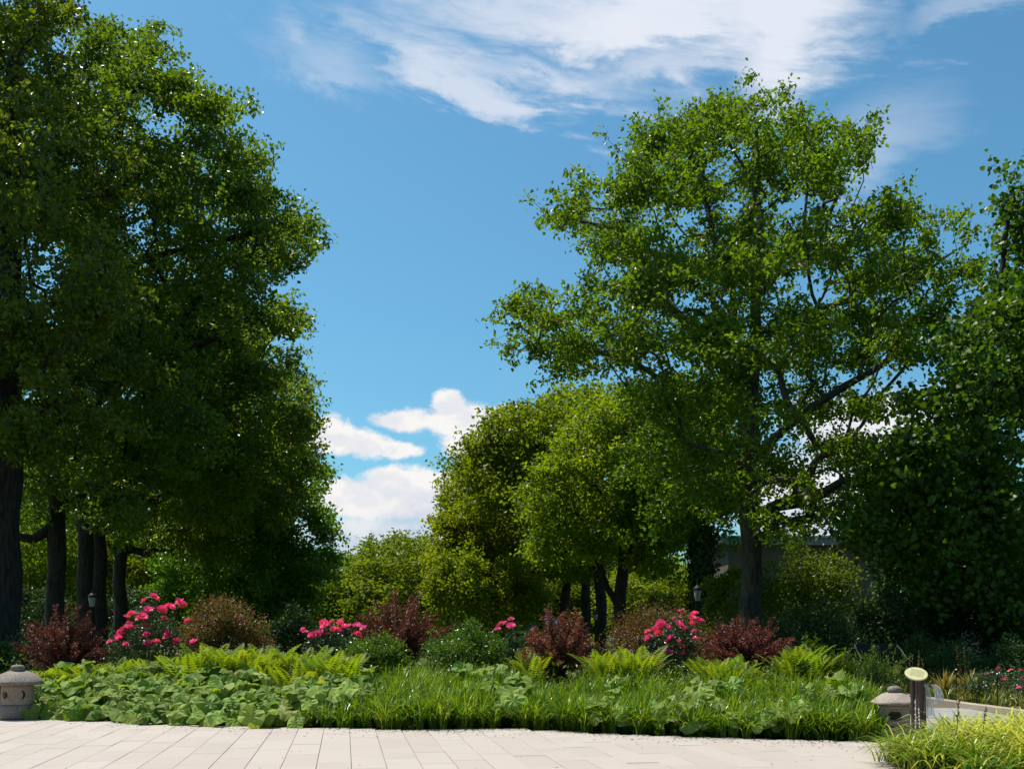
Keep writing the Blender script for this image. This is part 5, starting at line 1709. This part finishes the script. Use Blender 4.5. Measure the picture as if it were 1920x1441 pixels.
# ------------------------------------------------------------------ building, wall, tent, bench, stakes
DB = 74.0
bx0, bx1 = (1355 - CX) * DB / F, (1800 - CX) * DB / F
zt, zb_ = EYE + (HZ - 1007) * DB / F, EYE + (HZ - 1021) * DB / F
bl_ = thing('low_building', 'long low brown building with grey metal roof fascia behind the right trees', 'building', (bx0, DB, 0))
g = Geo(); box(g, (.5, .6, -.05), (bx1 - bx0 - .5, 16, zb_ + .05)); g.obj('wall', M['brown_wall'], bl_)
g = Geo(); box(g, (-.2, -.15, zt), (bx1 - bx0 + .2, 17, zt + .12)); g.obj('roof', M['roof_edge'], bl_)
npan = 27
pw = (bx1 - bx0) / npan
g = Geo(); box(g, (.012, 0, zb_), (pw - .012, .10, zt - .003)); box(g, (pw * .48, -.03, zb_ + .003), (pw * .52, -.002, zt - .01)); fm = g.mesh('fascia_panel', M['fascia'])
for i in range(npan): link('fascia_panel', fm, bl_, (i * pw, 0, 0))
g = Geo(); box(g, (0, .105, zb_ + .06), (bx1 - bx0, 16.5, zt - .004)); g.obj('roof_slab', M['fascia'], bl_)
# pale wall glimpsed under the maple
wl = thing('concrete_wall', 'pale low concrete wall glimpsed through the maple leaves', 'wall', ((1610 - CX) * 50 / F, 50, 0))
g = Geo(); box(g, (1.4, 0, -.05), (6.5, .4, 2.75)); box(g, (1.32, -.06, 2.752), (6.58, .46, 2.9)); g.obj('wall', M['concrete'], wl)
# blue tent
tn = thing('blue_tent', 'small blue canopy tent seen far off between dark trunks', 'tent', ((1022 - CX) * 98 / F, 98, 0))
g = Geo(); hw = 1.9
zr, ze = EYE + (HZ - 1150) * 98 / F, EYE + (HZ - 1169) * 98 / F
g.add([(-hw, -hw, ze), (hw, -hw, ze), (hw, hw, ze), (-hw, hw, ze), (0, 0, zr), (-hw, -hw, ze - .9), (hw, -hw, ze - .9), (hw, hw, ze - .9), (-hw, hw, ze - .9)],
      [(0, 1, 4), (1, 2, 4), (2, 3, 4), (3, 0, 4)]); g.add([(-hw, -hw, ze), (hw, -hw, ze), (hw, hw, ze), (-hw, hw, ze), (-hw, -hw, ze - .9), (hw, -hw, ze - .9), (hw, hw, ze - .9), (-hw, hw, ze - .9)],
                                                      [(4, 5, 1, 0), (5, 6, 2, 1), (6, 7, 3, 2), (7, 4, 0, 3)])
g.obj('canopy', M['blue'], tn)
for sx in (-1, 1):
    for sy in (-1, 1):
        g = Geo(); tube(g, [(sx * (hw - .06), sy * (hw - .06), 0), (sx * (hw - .06), sy * (hw - .06), ze - .02)], .03, 6); g.obj('leg', M['iron'], tn)
# black bench among the shrubs
DBN = 25.5
bn = thing('bench', 'low black bench half hidden among shrubs right of the perennials', 'bench', (W(1650, 1250, DBN)[0], DBN, 0), .12)
zt_ = EYE + (HZ - 1206) * DBN / F
g = Geo()
box(g, (-.52, .22, zt_ - .24), (.52, .27, zt_)); g.obj('backrest', M['iron'], bn)
g = Geo(); box(g, (-.52, -.25, zt_ - .62), (.52, .215, zt_ - .57)); g.obj('seat', M['iron'], bn)
for sx in (-1, 1):
    g = Geo(); box(g, (sx * .49 - .03, .19, -.02), (sx * .49 + .03, .218, zt_ - .02)); g.obj('leg', M['iron'], bn)
    g = Geo(); box(g, (sx * .49 - .03, -.24, -.02), (sx * .49 + .03, -.19, zt_ - .622)); g.obj('leg', M['iron'], bn)
    g = Geo(); tube(g, [(sx * .525, .24, zt_ - .02), (sx * .56, .05, zt_ - .16), (sx * .56, -.2, zt_ - .34), (sx * .525, -.24, zt_ - .60)], .022, 6); g.obj('armrest', M['iron'], bn)
# thin black stakes with pale caps
st_o = None
for px, top, d, lab in ((1793, 1256, 23.0, 'thin black stake beyond the kerb, right of the sheer fabric'), (1870, 1264, 21.0, 'thin black stake nearest the right edge'),
                        (1647, 1243, 24.5, 'thin black stake behind the right lantern roof'), (1585, 1250, 22.0, 'thin black stake at the right end of the bed')):
    if st_o is None:
        st_o = thing('garden_stake', lab, 'stake', (0, 0, 0), group='thin black garden stakes')
        g = Geo(); tube(g, [(0, 0, -.05), (.004, 0, .5), (.0, 0, 1.0)], .012, 8); g.obj('rod', M['iron'], st_o)
        g = Geo(); lathe(g, [(0, 1.0), (.017, 1.002), (.02, 1.02), (.012, 1.04), (0, 1.045)], 10); g.obj('cap', M['bead'], st_o, smooth=True)
        o = st_o
    else:
        o = copy_tree(st_o)
    x = (px - CX) * d / F
    o.location = (x, d, base_z(x, d))
    o.scale = (1, 1, EYE + (HZ - top) * d / F - base_z(x, d))
    o['label'] = lab
